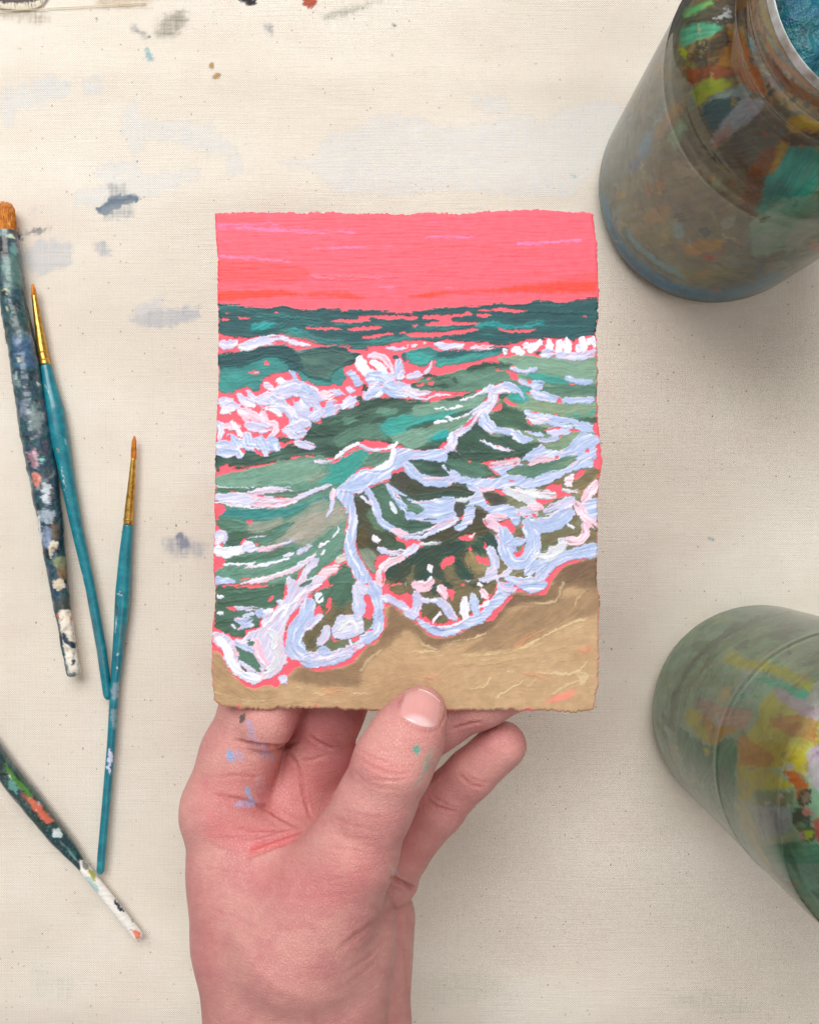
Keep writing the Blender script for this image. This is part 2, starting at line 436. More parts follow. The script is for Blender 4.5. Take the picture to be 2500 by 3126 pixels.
TEXT['JAR2'] = '''@J2
P 8E9C88 o=.6 s=14 : 700,250 900,160 1176,200 1176,600 900,420 640,400
S 5A684C 34 s=5 o=.9 : 1000,170 820,200 650,280 480,400 360,560 310,700 290,850
S 7E8C68 40 s=5 o=.8 d=.2 : 1000,200 800,250 620,360 450,540 380,640 350,760
S 4E5648 16 s=4 o=.8 : 900,180 640,300 470,420 340,580 300,690
S 8A9680 60 s=8 o=.6 d=.3 : 1000,260 760,350 560,480 
P 5E6454 o=.7 s=6 : 670,380 760,320 740,390 690,400 ; 850,310 1000,240 1100,280 980,340 900,340
P 6C7064 o=.6 s=8 : 900,240 1176,210 1176,260 980,300
P 98A090 o=.8 s=6 : 860,400 1176,290 1176,480 1050,470 900,440
P C6BE60 c=B8AE50 r=9 : 600,460 650,400 720,440 760,465 900,470 1000,530 1100,560 1150,590 1130,660 1000,590 850,520 690,510
P 9CC0AC o=.8 s=4 : 690,520 850,520 900,580 800,620 700,760 640,740 680,620
P 4FA890 c=78BCA4 s=3 : 780,560 960,580 1060,640 1120,640 1080,720 980,650 830,590
P 3E9A78 : 700,660 730,660 715,690
P CDB098 s=4 o=.9 : 560,690 600,620 660,610 640,660 590,740
P A8968E c=B8A89A s=4 : 430,690 520,700 600,740 700,750 790,770 730,880 560,840 440,750
P B89848 c=B8824A s=4 : 370,770 460,770 560,850 720,880 620,920 540,980 400,850
P B4CC34 : 415,830 450,840 490,850 525,970 450,930
P C8C460 s=4 : 370,770 400,740 480,800 440,840 380,850
P 3C7C5C a=70 c=5C947A s=3 : 320,860 400,900 460,960 540,980 640,905 690,950 680,1150 660,1400 560,1350 480,1280 370,1130 330,980
P 8AA898 a=80 o=.7 s=5 : 400,1040 460,1180 520,1300 470,1280 390,1140
P D0C050 : 480,985 525,1000 500,1045
S 2C6A48 18 s=2 : 550,1140 590,1300 650,1480 740,1620
S 2C6A48 30 s=4 : 600,1060 580,1200 620,1300
P CCB868 c=D4C48C a=10 s=3 : 780,880 840,700 900,640 970,700 1010,760 1176,800 1176,980 1110,1020 1100,1150 900,1110 690,1110 690,960
P C8865A c=D8A070 a=8 s=4 : 840,800 1000,790 1176,820 1150,960 960,900
P A89C48 a=12 s=4 o=.9 : 780,930 1000,960 1120,1040 1100,1150 900,1090
P C08C44 c=C46C44 a=14 s=3 : 690,900 800,960 900,1030 890,1100 690,1090
P C8A8BC a=-10 s=4 : 890,640 960,630 1030,680 1176,720 1176,830 1050,780 950,700
P C0AAC8 a=60 s=4 : 1100,1000 1190,960 1190,1270 1120,1190
P BC6644 c=C4886C s=3 : 950,1130 1040,1120 1130,1230 1060,1310 1020,1200
P DCDCC8 : 950,1090 1030,1080 1010,1120
P B4B460 c=C4BC80 a=6 s=3 : 680,1110 900,1120 1030,1230 780,1240 720,1330 690,1240
P 74886A s=3 : 780,1240 1035,1250 1000,1350 820,1340
P A6B2B8 c=98A4A4 a=4 s=4 : 760,1330 1000,1350 1010,1500 820,1530
P 4A8A6C c=6CA088 a=4 s=3 : 800,1580 1000,1550 1190,1570 1190,1700 850,1690
P 86A896 a=4 s=5 : 850,1680 1190,1680 1190,1900 1000,1850
P 4C5C48 s=4 : 860,1710 960,1760 1190,2040 1100,2000
P C4BC8C a=70 s=4 o=.9 : 690,1300 760,1400 820,1580 900,1720 840,1680 700,1450
P 5C8A6E s=3 a=70 : 640,1350 700,1480 780,1620 720,1600 640,1480
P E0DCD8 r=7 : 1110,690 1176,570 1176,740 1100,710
P D8E0DC r=5 : 940,1260 965,1262 955,1280 ; 845,1300 885,1310 860,1320 ; 975,1320 1005,1330 990,1340
P 3E4438 s=2 : 1040,1270 1090,1225 1130,1240 1130,1320 1060,1340
P 7A6A5C s=3 : 1058,1275 1092,1245 1118,1255 1118,1312 1070,1325
P 36463A s=2 : 1015,1360 1060,1340 1120,1370 1130,1450 1060,1480 1010,1440
P 5E7A5E s=3 : 1030,1440 1080,1420 1110,1470 1050,1480
P C07A74 s=3 : 1060,1350 1120,1340 1150,1380 1100,1400
P 4A5A34 s=2 : 1040,1480 1120,1450 1160,1500 1130,1550 1060,1540
P A0C030 s=2 : 1085,1490 1130,1480 1145,1530 1095,1545
P C89890 s=2 : 1045,1500 1075,1495 1085,1535 1060,1540
P B8605A s=3 : 1130,1440 1190,1400 1190,1560 1160,1540
S 44584A 12 s=3 : 240,900 330,1130 450,1350 600,1520
S 6A7A60 26 s=5 o=.7 : 220,860 280,1050 400,1280
S 5A6050 40 s=6 o=.7 : 240,800 300,880
S 9CA894 30 s=6 o=.7 : 170,700 200,900 320,1150
'''
TEXT['BRUSH1'] = '''@L4
P 14161C s=3 : -10,320 40,310 60,380 40,450 0,430
P C8DCC0 s=2 : 30,305 80,300 92,325 60,332
P 6A9A98 s=3 o=.8 : 60,360 95,350 100,440 60,440
P 5A8078 s=6 o=.7 : 0,430 120,430 150,620 20,640
S C8C890 9 s=2 : 10,640 40,630 40,660 ; 38,740 50,760
P 2E4A48 s=6 o=.7 : 40,780 170,780 190,880 60,900
P 38608A s=6 o=.6 : 70,900 200,900 230,1100 80,1100
S C0D8D0 10 s=2 r=5 : 90,1120 110,1180 ; 215,1180 230,1210 ; 110,1050 112,1065
S D8C048 10 s=2 : 105,1050 115,1062
P 8890A8 s=5 o=.6 r=6 : 120,1290 160,1310 150,1420 120,1400
P 98A8A8 s=5 o=.6 r=8 : 180,1360 260,1360 260,1500 170,1480
P D0A0B0 s=4 o=.7 r=8 : 160,1600 220,1580 230,1700 190,1720
P D88878 s=3 r=4 : 185,1720 250,1740 230,1830 200,1800
P 98D8D0 s=3 o=.8 r=8 : 200,1640 270,1640 260,1680
P D8E4EC s=3 o=.8 r=9 : 250,1790 320,1800 300,1920 260,1900
P B8C8D8 s=3 o=.7 r=9 : 230,1950 330,1960 320,2040 250,2020
P D8D8E0 s=2 : 225,1960 240,1990 255,2150 240,2120
@L5
P 98A8C8 s=4 o=.7 r=6 : 200,80 250,80 260,200 215,180
P 6A5A44 s=4 o=.8 r=5 : 250,60 290,60 290,140 255,140
P D8D4C0 s=2 r=5 : 240,170 260,140 295,150 260,200 250,240
P B03A2C s=2 : 250,180 268,178 262,198
P 98A070 s=4 o=.7 : 260,230 320,220 325,290 270,280
P 8A6E48 s=3 o=.8 : 280,300 320,260 330,340 290,340
P D8CCB4 s=2 r=6 : 260,340 310,330 330,380 270,390
P 3E4A48 s=3 : 265,440 350,400 360,470 330,500 280,500
P E8E0D0 s=3 : 280,490 350,480 380,590 390,760 340,780 310,640
P D8705A s=2 : 276,510 292,505 288,540 ; 340,515 356,515 350,550
P 28384C s=2 : 300,590 350,640 375,640 370,690 310,640
P E8E2D4 s=2 : 310,650 380,690 402,780 405,830 340,830
P 34505C s=2 : 355,725 370,725 362,765 350,760
P 6A8078 s=2 : 338,800 370,790 365,830 340,825
'''
TEXT['BRUSH2'] = '''@L4
S D8E4E4 5 s=2 : 270,1200 290,1260 ; 390,1530 400,1560
S C0A040 12 s=2 : 340,1590 348,1610
S B8E0E0 6 s=2 r=5 d=.3 : 365,1700 385,1800 420,1960
S 0C5C78 14 s=3 o=.6 : 325,1310 340,1330
@L5
S B0E0E0 6 s=2 d=.2 : 400,300 410,340
S 0E6A6A 20 s=6 o=.4 : 420,400 500,760
'''
TEXT['BRUSH3'] = '''@L5
S C8ECEC 12 s=2 d=.3 r=6 : 585,390 600,420 
S 0A4450 8 s=2 d=.2 : 572,440 576,520
S C8E0E0 4 s=2 d=.2 : 572,520 570,600
S B8D8D8 10 s=2 : 575,705 580,700 ; 570,770 574,775
P 8CA8B8 s=3 r=7 o=.8 : 545,850 590,830 580,920 550,930
P 98B8C0 s=3 r=8 o=.6 : 545,980 575,960 575,1080 545,1060
P C4CCE8 s=2 r=7 : 528,1180 545,1165 552,1250 545,1300 520,1260
S 14506A 20 s=6 o=.5 : 600,560 610,700
'''
TEXT['BRUSH4'] = '''@L5
P 4C8A2C s=3 o=.8 r=8 : 10,1240 60,1270 90,1320 160,1380 150,1410 60,1330
P 6AA8A0 s=3 o=.7 r=8 : 30,1320 80,1340 90,1400 40,1360
P C8664C s=3 r=5 : 110,1390 170,1420 270,1530 230,1540 160,1470
P 8A4A3A s=3 o=.7 r=5 : 100,1380 130,1390 150,1440 110,1410
P B8C8D8 s=2 o=.8 : 185,1420 205,1440 195,1450
P 0E3A40 s=3 : 200,1560 300,1560 390,1690 380,1730 330,1710 240,1620
P C8D8D8 s=2 r=6 o=.9 : 255,1570 290,1560 300,1600 270,1610
P 2C6A68 s=2 r=6 o=.8 : 320,1640 370,1680 370,1720 340,1700
P E8E6E0 s=3 : 385,1710 430,1720 720,2080 690,2130 640,2110 400,1800
P 5A5A54 s=2 o=.8 : 400,1710 440,1740 430,1770 405,1750
P A8A838 s=2 : 430,1745 470,1790 470,1830 440,1790
P A8C8C8 s=2 o=.9 r=6 : 415,1790 450,1800 485,1860 470,1880
P 1E2A44 s=2 : 550,1905 570,1910 615,1970 600,1975 570,1940
P 1E2A44 s=2 : 640,2005 655,2020 645,2025
P E07A5C s=2 : 635,2055 680,2060 695,2100 670,2110 660,2080
P B0C8C0 s=2 o=.7 : 660,1990 700,2050 710,2090 690,2060
'''
TEXT['HAND'] = '''@H
P C86A6E o=.35 s=40 : 130,420 330,400 560,330 760,330 760,420 640,620 420,640 150,560
P D0767A o=.5 s=22 : 180,560 420,640 620,640 560,720 330,760 180,680
P D85C60 o=.6 s=12 : 390,720 500,690 610,655 560,700 450,740 360,770
P C87074 o=.35 s=40 : 330,820 700,760 940,720 960,900 700,1010 420,950
P E0A098 o=.4 s=30 : 900,150 1040,120 1180,260 1130,420 980,460 860,360
P D88484 o=.4 s=25 : 860,330 1090,380 1080,430 900,420
P C07072 o=.3 s=50 : 120,900 220,900 260,1500 160,1500
P B86468 o=.4 s=24 : 520,140 880,130 760,300 560,280
P E0A49A o=.35 s=14 : 760,760 820,720 850,800 800,860
S 8A5450 6 o=.7 s=2 : 226,870 232,876
P 3A4440 o=.85 s=2 r=4 : 330,150 355,140 355,180 330,185
S 9AA8D8 34 o=.75 s=3 d=.42 r=5 : 370,180 380,230 400,280 440,310 480,360
S 9AA8D8 60 o=.6 s=6 d=.5 r=8 : 300,330 340,320 330,350
S 6AACE0 26 o=.85 s=3 d=.3 : 285,310 300,345
S 8AB4DC 22 o=.9 s=3 d=.25 : 365,475 375,510 390,535
S A8B0DC 24 o=.7 s=4 d=.4 : 320,540 360,538 410,535
S D0A8B0 70 o=.5 s=14 d=.3 : 420,440 430,500
P 3FA898 o=.9 s=2 r=5 : 1090,290 1112,282 1130,300 1112,325 1095,315
S 5FA498 36 o=.55 s=7 d=.4 r=8 : 1160,340 1140,400 1090,480
S 98B8A0 30 o=.4 s=8 d=.4 : 1170,300 1150,380
S C0C8D8 26 o=.6 s=4 d=.45 r=5 : 1000,830 1030,870
S D8CCA0 20 o=.4 s=6 d=.5 : 590,340 640,350
'''
TEXT['PAINTING'] = '''@A1
S MG 16 o=.75 d=.3 : 90,192 260,176 420,180 600,182
S MG 30 o=.8 d=.32 : 190,195 400,222 650,240 900,250 1280,262
S MG 60 o=.35 d=.4 : 70,200 400,215 900,235
S MG 16 o=.85 d=.3 : 900,390 1150,388 1350,386 1600,384
S MG 30 o=.8 d=.32 : 85,466 300,478 480,492
S MG 26 o=.8 d=.32 : 490,495 700,515
S MG 12 o=.8 : 1480,740 1620,738
S MG 14 o=.5 d=.4 : 120,330 230,360
S FF8098 50 o=.4 d=.45 : 900,640 1300,660 1724,640
P RO o=1 s=6 a=2 : 60,768 400,765 650,755 800,792 1000,770 1200,780 1380,830 1250,835 1000,812 700,810 500,825 200,847 60,850
P RO2 o=.8 s=8 a=2 : 60,495 350,500 650,520 800,540 900,620 700,700 400,690 60,700
P RO2 o=.5 s=8 a=2 : 60,90 300,110 500,130 300,170 60,160
S RO2 60 o=.35 d=.45 : 700,420 1100,450 1700,560
S RO2 50 o=.35 d=.45 : 900,120 1300,130 1724,110
@A2
S MG 20 o=.85 d=.3 : 180,298 400,296 640,300
S MG 26 o=.85 d=.3 : 980,355 1200,350 1530,325
S MG 14 o=.6 d=.4 : 350,745 800,735
S MG 14 o=.4 d=.4 : 200,170 500,160
P RO o=1 s=7 a=2 : 0,828 200,775 450,765 800,750 1000,715 1300,690 1680,680 1660,782 1300,787 1000,780 700,777 400,785 200,832
P RO2 o=.6 s=8 a=2 : 1300,640 1680,600 1680,700 1350,690
S RO2 70 o=.4 d=.45 : 0,420 500,380 1000,440 1600,430
S RO2 40 o=.4 d=.45 : 200,600 800,640 1500,590
# ---------------- greens laid under everything in the breaking waves
P SG2 a=-6 c=GG2 : B2 800,270 1050,240 1300,280 1670,270 1660,860 1640,1160 420,1160 450,960 640,830 720,720 850,600 920,420
P MTG a=24 c=GG : C1 45,215 400,150 1050,60 1200,260 1110,360 1215,560 1200,760 1160,920 1000,1010 870,1160 60,1160 120,1040 130,930 60,880 130,800 150,700 60,600 140,520 60,430
P DGN2 a=-40 c=OL : C1 1260,370 1400,320 1560,250 1724,150 C2 300,30 700,60 700,520 600,900 600,1160 40,1160 C1 1560,1130 1500,1020 1420,1080 1290,880
P OL2 a=20 c=SG2 : C2 600,330 800,200 1060,40 1500,40 1660,150 1690,700 1660,830 1480,880 1240,990 1120,1110 900,1140 600,1160 560,700
P OL2 a=50 c=GG : D1 860,200 1000,50 1270,0 1400,60 1330,300 1480,300 1470,400 1350,470 1240,560 1000,640 870,640 760,560 760,420 820,320
# ---------------- far sea
P DG a=0 c=DT : A1 40,878 150,885 250,890 330,915 430,905 530,915 620,888 700,905 820,932 900,925 1000,912 1120,935 1200,945 1280,935 1450,940 1600,940 1700,955 A2 70,958 150,945 280,925 400,910 600,900 740,895 850,870 920,885 1050,875 1150,855 1300,862 1450,860 1560,835 1690,818 B2 1690,50 1550,75 1490,90 1470,125 1430,85 1300,100 1200,90 1080,95 950,130 800,155 700,125 560,130 400,115 340,105 250,135 180,120 0,115 B1 1700,110 1560,140 1400,185 1290,195 1180,150 1050,150 960,155 900,110 760,75 640,50 600,55 450,85 320,95 200,80 40,45
@A1
S MT 60 o=.8 d=.34 : 90,935 250,915 400,950
S MT 60 o=.7 d=.4 : 420,990 700,1000 1000,1050
S MT 40 o=.7 d=.4 : 1100,1070 1350,1060 1500,1060 1680,1090
S MT 40 o=.6 d=.4 : 420,1100 700,1060 1000,1090
S DT 24 o=.8 d=.4 : 80,1010 500,1040 900,990 1300,1005
S DT 20 o=.8 d=.4 : 380,1140 560,1100 800,1080
@A2
S MT 50 o=.8 d=.34 : 60,1088 250,1100 450,1090 640,1070
S DT 26 o=.8 d=.35 : 800,940 1100,950 1300,960 1640,965
S MT 30 o=.5 d=.45 : 1100,900 1400,900 1640,880
S MT 30 o=.5 d=.45 : 1150,1080 1640,1090
@B1
S MT 64 o=.85 d=.3 c=TQ2 : 640,42 850,65 930,122 1150,142 1300,168 1500,122 1724,85
S TQ2 20 o=.7 d=.4 : 700,50 860,70
@B2
S MT 44 o=.7 d=.35 : 0,92 200,100 420,70
S TQ2 30 o=.4 d=.45 : 640,60 900,90
@A1
P TQ a=25 c=MT : 355,1090 420,1060 540,1035 595,1045 520,1085 440,1115 380,1120
S TQ 32 d=.34 : 690,1105 800,1112
@A2
S TQ 56 d=.25 c=MT : 620,1080 720,1058 800,1062 850,1087 950,1092 1080,1072 1190,1038
S DG2 14 o=.8 : 1180,1022 1320,1045
@A1
P PK : 85,1022 140,1000 192,1020 150,1030 ; 230,995 350,1000 352,1012 260,1012 ; 130,953 182,970 140,968 ; 560,948 608,955 582,964
P PK : 1060,1030 1150,1015 1310,1020 1310,985 1400,985 1500,978 1724,990 A2 90,985 112,1015 0,1022 A1 1700,1012 1560,1025 1440,1000 1380,1010 1420,1030 1340,1045 1200,1045 1110,1048
P PK : A1 830,1080 1100,1092 1180,1110 1000,1108 850,1094 ; 1190,1105 1300,1090 1440,1070 1530,1095 1400,1110 1250,1127 
@A2
P PK : 130,1005 180,980 350,985 500,965 545,945 585,985 500,990 370,1005 430,1040 580,1045 660,1050 560,1068 400,1070 200,1077 150,1055 250,1040 295,1032 255,1010 150,1020
P PK : 612,937 700,925 730,942 850,912 950,935 1082,942 950,960 850,950 780,945 650,947 ; 612,980 690,963 762,985 700,999 630,992 ; 1535,992 1570,986 1585,999 ; 50,1064 105,1062 80,1088
P PK : 790,1095 900,1112 1050,1110 1152,1105 1050,1132 900,1132 820,1117
@B2
P PK : 0,48 200,43 380,28 520,18 620,3 637,18 540,44 400,62 250,82 80,84 0,72
@B1
P PK : 1320,85 1450,63 1600,43 1622,55 1500,82 1380,97 ; 1640,38 1724,33 1724,56
@B1
# ---------------- second wave band
P MT a=4 c=TQ2 : 60,230 200,215 330,205 430,170 560,150 680,160 740,195 800,220 860,185 960,170 1100,165 1190,175 1220,215 1310,225 1330,260 1260,320 1190,350 1170,400 1200,440 1140,520 1080,490 1060,510 960,510 850,470 790,465 770,390 690,370 620,400 540,410 490,430 440,500 420,560 330,530 250,540 180,592 130,590 60,540
P DT a=6 c=DG : 60,230 200,215 330,205 430,170 560,150 680,160 740,195 800,220 860,185 960,170 1100,165 1190,175 1220,215 1310,225 1330,260 1240,320 1150,350 1080,400 1060,470 980,450 900,440 840,420 820,380 700,370 680,320 600,270 480,260 350,320 200,350 60,340
P DG2 a=-10 c=GG : 760,240 900,200 1100,190 1240,230 1290,280 1200,310 1080,400 1060,470 950,450 850,410 800,300
S DT 30 o=.8 d=.35 : 70,300 300,280 480,220 660,260 800,330
S MT 26 o=.6 d=.45 : 90,250 300,240 480,190 640,190
S TQ2 30 o=.45 d=.45 : 90,440 260,450 430,470
S DT 16 o=.8 : 830,400 900,440 1060,468 
P DG : 1590,240 1640,235 1662,265 1620,272 ; 1690,215 1724,215 1724,290 1680,260
P PK : 485,278 532,320 510,337 475,312 ; 333,390 380,375 430,370 447,407 380,402
S LP 16 : 400,397 430,387
@B2
P MT a=6 c=TQ : 0,215 100,180 210,175 300,215 450,205 600,190 850,165 905,195 830,215 790,250 700,270 600,290 430,325 350,325 290,357 250,320 270,260 200,300 170,340 80,330 0,300
P DG a=6 : 240,215 450,200 700,185 850,165 910,190 830,205 600,222 450,245 280,255
P TQ2 a=-6 c=TQ : 0,260 100,215 180,240 250,260 220,300 150,340 60,330
P TQ2 a=12 c=MT : 270,290 400,270 550,250 700,240 640,270 540,290 420,325 340,325 290,357
S TQ 22 o=.8 d=.35 : 20,230 120,250 240,280
# ---------------- centre wave bodies
P DGN a=10 c=GG : B1 830,820 900,830 980,840 990,770 1060,760 1140,740 1150,690 1210,720 1300,680 1310,650 1290,610 1330,605 1340,640 1400,620 1480,610 1560,625 1640,610 1724,640 B2 60,640 180,640 300,640 400,600 480,590 560,570 650,550 700,525 720,580 680,660 620,740 580,800 520,870 430,920 380,980 330,1030 240,1060 150,1075 0,1055 B1 1724,1050 1600,1015 1500,998 1320,992 1180,1050 1100,1160 C1 1100,50 1040,60 900,30 700,60 560,90 420,120 250,140 130,110 30,215 B1 30,1149 60,1110 150,1120 290,1110 300,1060 390,1070 420,1110 480,1120 600,1060 720,1020 780,1040 900,1060 920,1030 760,1000 740,970 650,1020 600,1000 600,960 680,965 780,1000 850,950 830,900 880,890 860,850
@B1
S DGN2 60 o=.7 d=.4 : 1000,850 1300,770 1600,720
S 2F4A40 40 o=.7 d=.4 : 880,900 1000,950 1100,930
S 2F4A40 50 o=.7 d=.4 : 1000,790 1150,780 1400,760
P GG a=25 : 1080,980 1200,900 1350,850 1480,830 1600,900 1560,980 1480,990 1300,980 1180,1040 1120,1060
P MTG a=12 : 1450,740 1500,700 1640,705 1640,762 1480,768
P MTG a=20 o=.8 : 1150,800 1250,790 1340,820 1200,860
P TQ2 a=8 c=TQ : 1490,880 1560,800 1724,770 B2 100,730 250,730 400,710 500,680 560,690 450,760 300,810 120,840 0,890 B1 1720,930 1560,960
@B2
P SG a=14 c=MTG : 60,690 250,655 450,635 600,575 700,525 718,590 672,670 620,705 500,730 350,745 200,770 60,790
P SG a=20 c=GG2 : 0,900 150,880 350,800 480,780 620,735 570,800 500,870 430,910 360,930 250,960 100,1000 0,1005
P SG a=20 c=MTG : B1 1560,960 1724,920 B2 100,880 200,930 240,990 100,1060 0,1050 B1 1724,1040 1600,1000
@B2
P TQ a=25 c=TQ2 : 170,970 270,930 350,890 390,930 340,990 250,1000
S 3AA898 26 o=.7 d=.4 : B1 1520,870 1700,850 B2 150,780 350,740
S SG 14 o=.6 d=.4 : 20,800 250,740 480,650 640,600
S MTG 14 o=.7 d=.4 : 20,990 240,900 430,830
@B2
S WH 14 d=.2 : 250,712 330,705 365,717
S WH 22 20 d=.2 : 380,712 490,692
S WH 26 20 d=.1 : 245,832 350,820
S WH 34 26 : 355,785 400,808
S WH 22 16 d=.25 : 470,640 560,615 640,580 705,538
S WH 14 d=.25 : 400,812 500,780 610,722
S WH 12 o=.5 d=.4 : 590,660 640,600
@B2
# ---------------- right sage field
P SG a=-4 c=SG2 : 780,258 900,260 1000,280 1050,220 1130,240 1180,260 1250,250 1330,270 1500,280 1680,250 1680,420 1640,470 1450,440 1400,445 1250,405 1140,365 1060,405 960,372 920,320 850,300
P GG a=10 c=SG : 60,480 250,420 400,400 480,370 600,330 700,310 900,320 960,400 930,440 980,470 1060,460 1010,500 860,490 740,520 650,550 500,572 300,560 150,565 60,560 20,520
S DGN 40 d=.2 : 530,357 650,332 780,322 920,327
S DGN 44 d=.3 : 160,422 270,420
P DGN a=8 : 260,500 330,480 370,510 280,522
S DGN 44 d=.35 : 250,450 370,430 420,388
S DGN 40 d=.3 : 420,440 432,482
S DGN 40 d=.3 : 60,500 300,520 420,500
S SG 40 o=.7 d=.4 : 560,460 760,400 900,380
P TQ2 a=-10 c=MT : 975,408 1060,410 1130,390 1300,430 1400,450 1432,495 1350,512 1200,482 1080,442
P GG a=-3 c=SG2 : 1190,510 1400,500 1680,488 1680,612 1500,615 1330,600 1200,560
P TQ2 a=-20 c=TQ : 970,520 1060,490 1085,540 1050,580 1095,645 1000,662 900,622 880,590 950,570
P SG2 a=-6 c=SG : 810,625 870,662 1000,690 1100,640 1320,655 1450,665 1680,665 1680,735 1500,762 1350,755 1200,772 1050,735 900,712
P DGN2 a=-12 c=DGN : 700,765 830,722 842,662 812,625 900,702 1050,732 1080,762 1180,762 1400,780 1490,792 1680,768 1680,850 1500,840 1180,795 1040,802 1050,842 1120,862 1240,882 1250,930 1190,942 1050,912 950,882 800,882 735,852 705,810
P DGN : 800,570 860,555 905,580 880,605 820,625
P SG2 a=-6 : 1120,850 1250,830 1370,870 1250,892
P SG2 a=18 c=GG2 : 1090,950 1250,930 1400,945 1550,905 1510,960 1390,1060 1250,1070 1220,1030 1130,1060 1060,1092 1000,1030
P GG2 a=-14 : 1040,840 1180,850 1240,900 1100,900
P DGN a=-28 c=DGN2 : 430,1060 440,970 520,880 600,815 642,842 702,912 762,952 900,932 980,1002 1100,1002 1200,1012 1160,1060 1080,1110 1000,1160 700,1160 450,1160 480,1122
S SG 10 o=.8 : 575,1078 600,1100 645,1125
S DGN2 50 o=.7 d=.4 : 560,900 650,1000 800,1090
S DGN2 40 o=.7 d=.4 : 820,760 900,830 1050,870
P TQ2 a=8 c=TQ : 1415,772 1500,757 1560,767 1650,728 1650,766 1560,787 1430,792
P OL2 : 1380,1150 1480,1120 1560,1120 1560,1160
S LV2 38 : 920,360 1000,378 1060,388 1140,362
S LV2 44 d=.2 : 1000,470 1060,490 1110,520
S LB 50 d=.15 : 1100,492 1200,488
S LB 44 : 1110,530 1180,520
P PK : 860,368 930,380 985,420 980,470 930,458 912,420 ; 905,328 970,335 920,352 ; 1060,458 1110,468 1100,492 1068,482
P PK o=.6 : 770,358 830,368 870,380 790,385
S LB 42 34 : 1410,450 1510,475 1625,472
P PK : 1425,495 1500,488 1440,508
S LB 56 : 1110,572 1180,602 1325,627
S WH 10 : 1088,590 1150,632 1310,652
S LB 46 : 1380,640 1500,645 1635,633
P PK : 1310,642 1360,618 1380,662 1330,664 ; 1038,565 1090,568 1082,592
P PK : 858,610 900,640 1000,692 920,682 868,652
S LB 46 d=.2 : 1055,745 1150,780 1290,800 1490,832
S LV 62 d=.25 : 1080,802 1150,812 1250,817
S LB 62 d=.15 : 1250,825 1400,842 1495,842
S LB 74 d=.2 : 1500,862 1620,890
S LV2 66 d=.1 : 1265,912 1350,912 1435,890
P PK : 1200,890 1365,868 1350,884 1240,904 ; 1430,890 1500,885 1532,905 1440,917 ; 1040,800 1070,800 1110,850 1090,860 ; 1070,740 1150,738 1165,755
S LB 26 34 : 1045,915 1130,932 1195,947
S LB 30 40 : 1170,990 1240,992 1325,970
P PK : 1330,950 1362,948 1342,972 ; 1290,745 1340,755 1300,762
S LB 22 40 : 690,998 780,1052 930,1087
S WH 12 : 645,983 690,1002
P PK : 780,1035 832,1047 800,1052
# right foam, bottom of this row
P LB a=24 : 1540,918 1690,950 1720,1000 1650,1040 1700,1080 1660,1160 1400,1160 1150,1140 1050,1160 1000,1160 1100,1072 1200,1022 1232,1077 1380,1072 1460,990
P PK : 1640,850 1685,820 1705,945 1640,910 ; 1568,1080 1600,1058 1612,1112 1570,1117 ; 1660,1100 1692,1040 1690,1149 
S LP 30 o=.8 d=.4 : 1100,1145 1300,1140
# wave two crest
S WH 44 30 : 725,530 640,582
S LV 66 : 745,525 765,600 740,690
S LV 74 60 : 780,545 900,520 970,552
S LB 66 16 d=.1 : 880,500 1000,560 1035,625
S LV 84 : 740,680 660,735 620,750
S LB 76 : 660,762 690,832 760,892
S LB 50 d=.1 : 765,897 880,907 960,932
S LB 70 44 : 950,930 1000,980 1090,982
S LV 46 : 650,730 590,805 540,862
S LV 56 : 545,862 480,922 410,952
S LV 78 : 410,940 410,1000 370,1060
S LV 54 40 : 345,1042 400,1092 455,1125
S WH 14 d=.2 : 600,720 660,700 720,640
P PK : 478,880 560,812 625,742 602,790 540,862 ; 725,742 790,690 832,660 842,712 ; 270,1062 330,1010 372,985 350,1032 
S PK 16 : 610,555 655,550
P PK : 455,585 480,570 522,578 490,602 
S PK 16 d=.3 : 90,512 190,490
P PK : 190,480 255,458 232,502 200,502
@C1
# ---------------- left green face
P SG a=14 c=MTG : 20,238 150,200 350,150 500,120 700,60 900,32 1000,38 1070,80 950,98 1050,130 1000,180 900,242 700,292 500,312 300,322 20,305
S MTG 26 o=.8 d=.4 : 200,230 500,200 800,130
S GG 22 o=.8 d=.4 : 400,270 700,240 900,160
S SG 18 o=.8 d=.35 : 80,250 400,190 700,90
S TQ2 18 o=.5 d=.45 : 680,190 800,90 900,60
S GP 44 o=.75 d=.35 : 880,245 1040,178
P TQ3 a=38 c=TQ2 : 1030,150 1150,60 1250,10 B1 1200,1115 1290,1062 1400,1090 C1 1400,20 1380,90 1300,150 1200,262 1110,302 1040,282 940,275 1070,180
P GG a=20 c=SG : 1390,30 1440,0 1600,0 1585,60 1540,122 1440,147 1340,132 1325,92
S SG 16 o=.7 d=.4 : 1360,100 1450,80 1560,20
S WH 9 o=.9 : 60,300 200,312 390,312
S DGN 9 : 340,300 380,320 500,318
P LP2 a=8 c=LV : 40,372 200,357 350,362 430,332 560,312 700,322 820,370 1000,290 1090,278 900,372 780,432 650,482 450,492 300,482 100,442 40,430
P LV a=4 c=WH : 40,372 200,362 360,380 385,470 200,452 40,422
S PKS 44 o=.5 d=.4 : 400,450 700,430
P GG a=10 c=SG2 : 470,377 600,347 760,337 860,332 740,402 640,402 520,387
P PK : 412,375 470,365 482,387 430,392 ; 570,400 650,388 700,405 610,408 ; 538,490 612,478 580,502
S WH 13 : 45,435 200,470 400,497 600,487 760,437
S LV 30 d=.2 : 340,352 500,317 700,322
S LV 42 26 d=.25 : 780,402 900,350 1060,288
P DGN2 a=4 : 50,320 200,312 400,322 350,347 200,352 50,347
P PK : 163,345 222,338 226,357
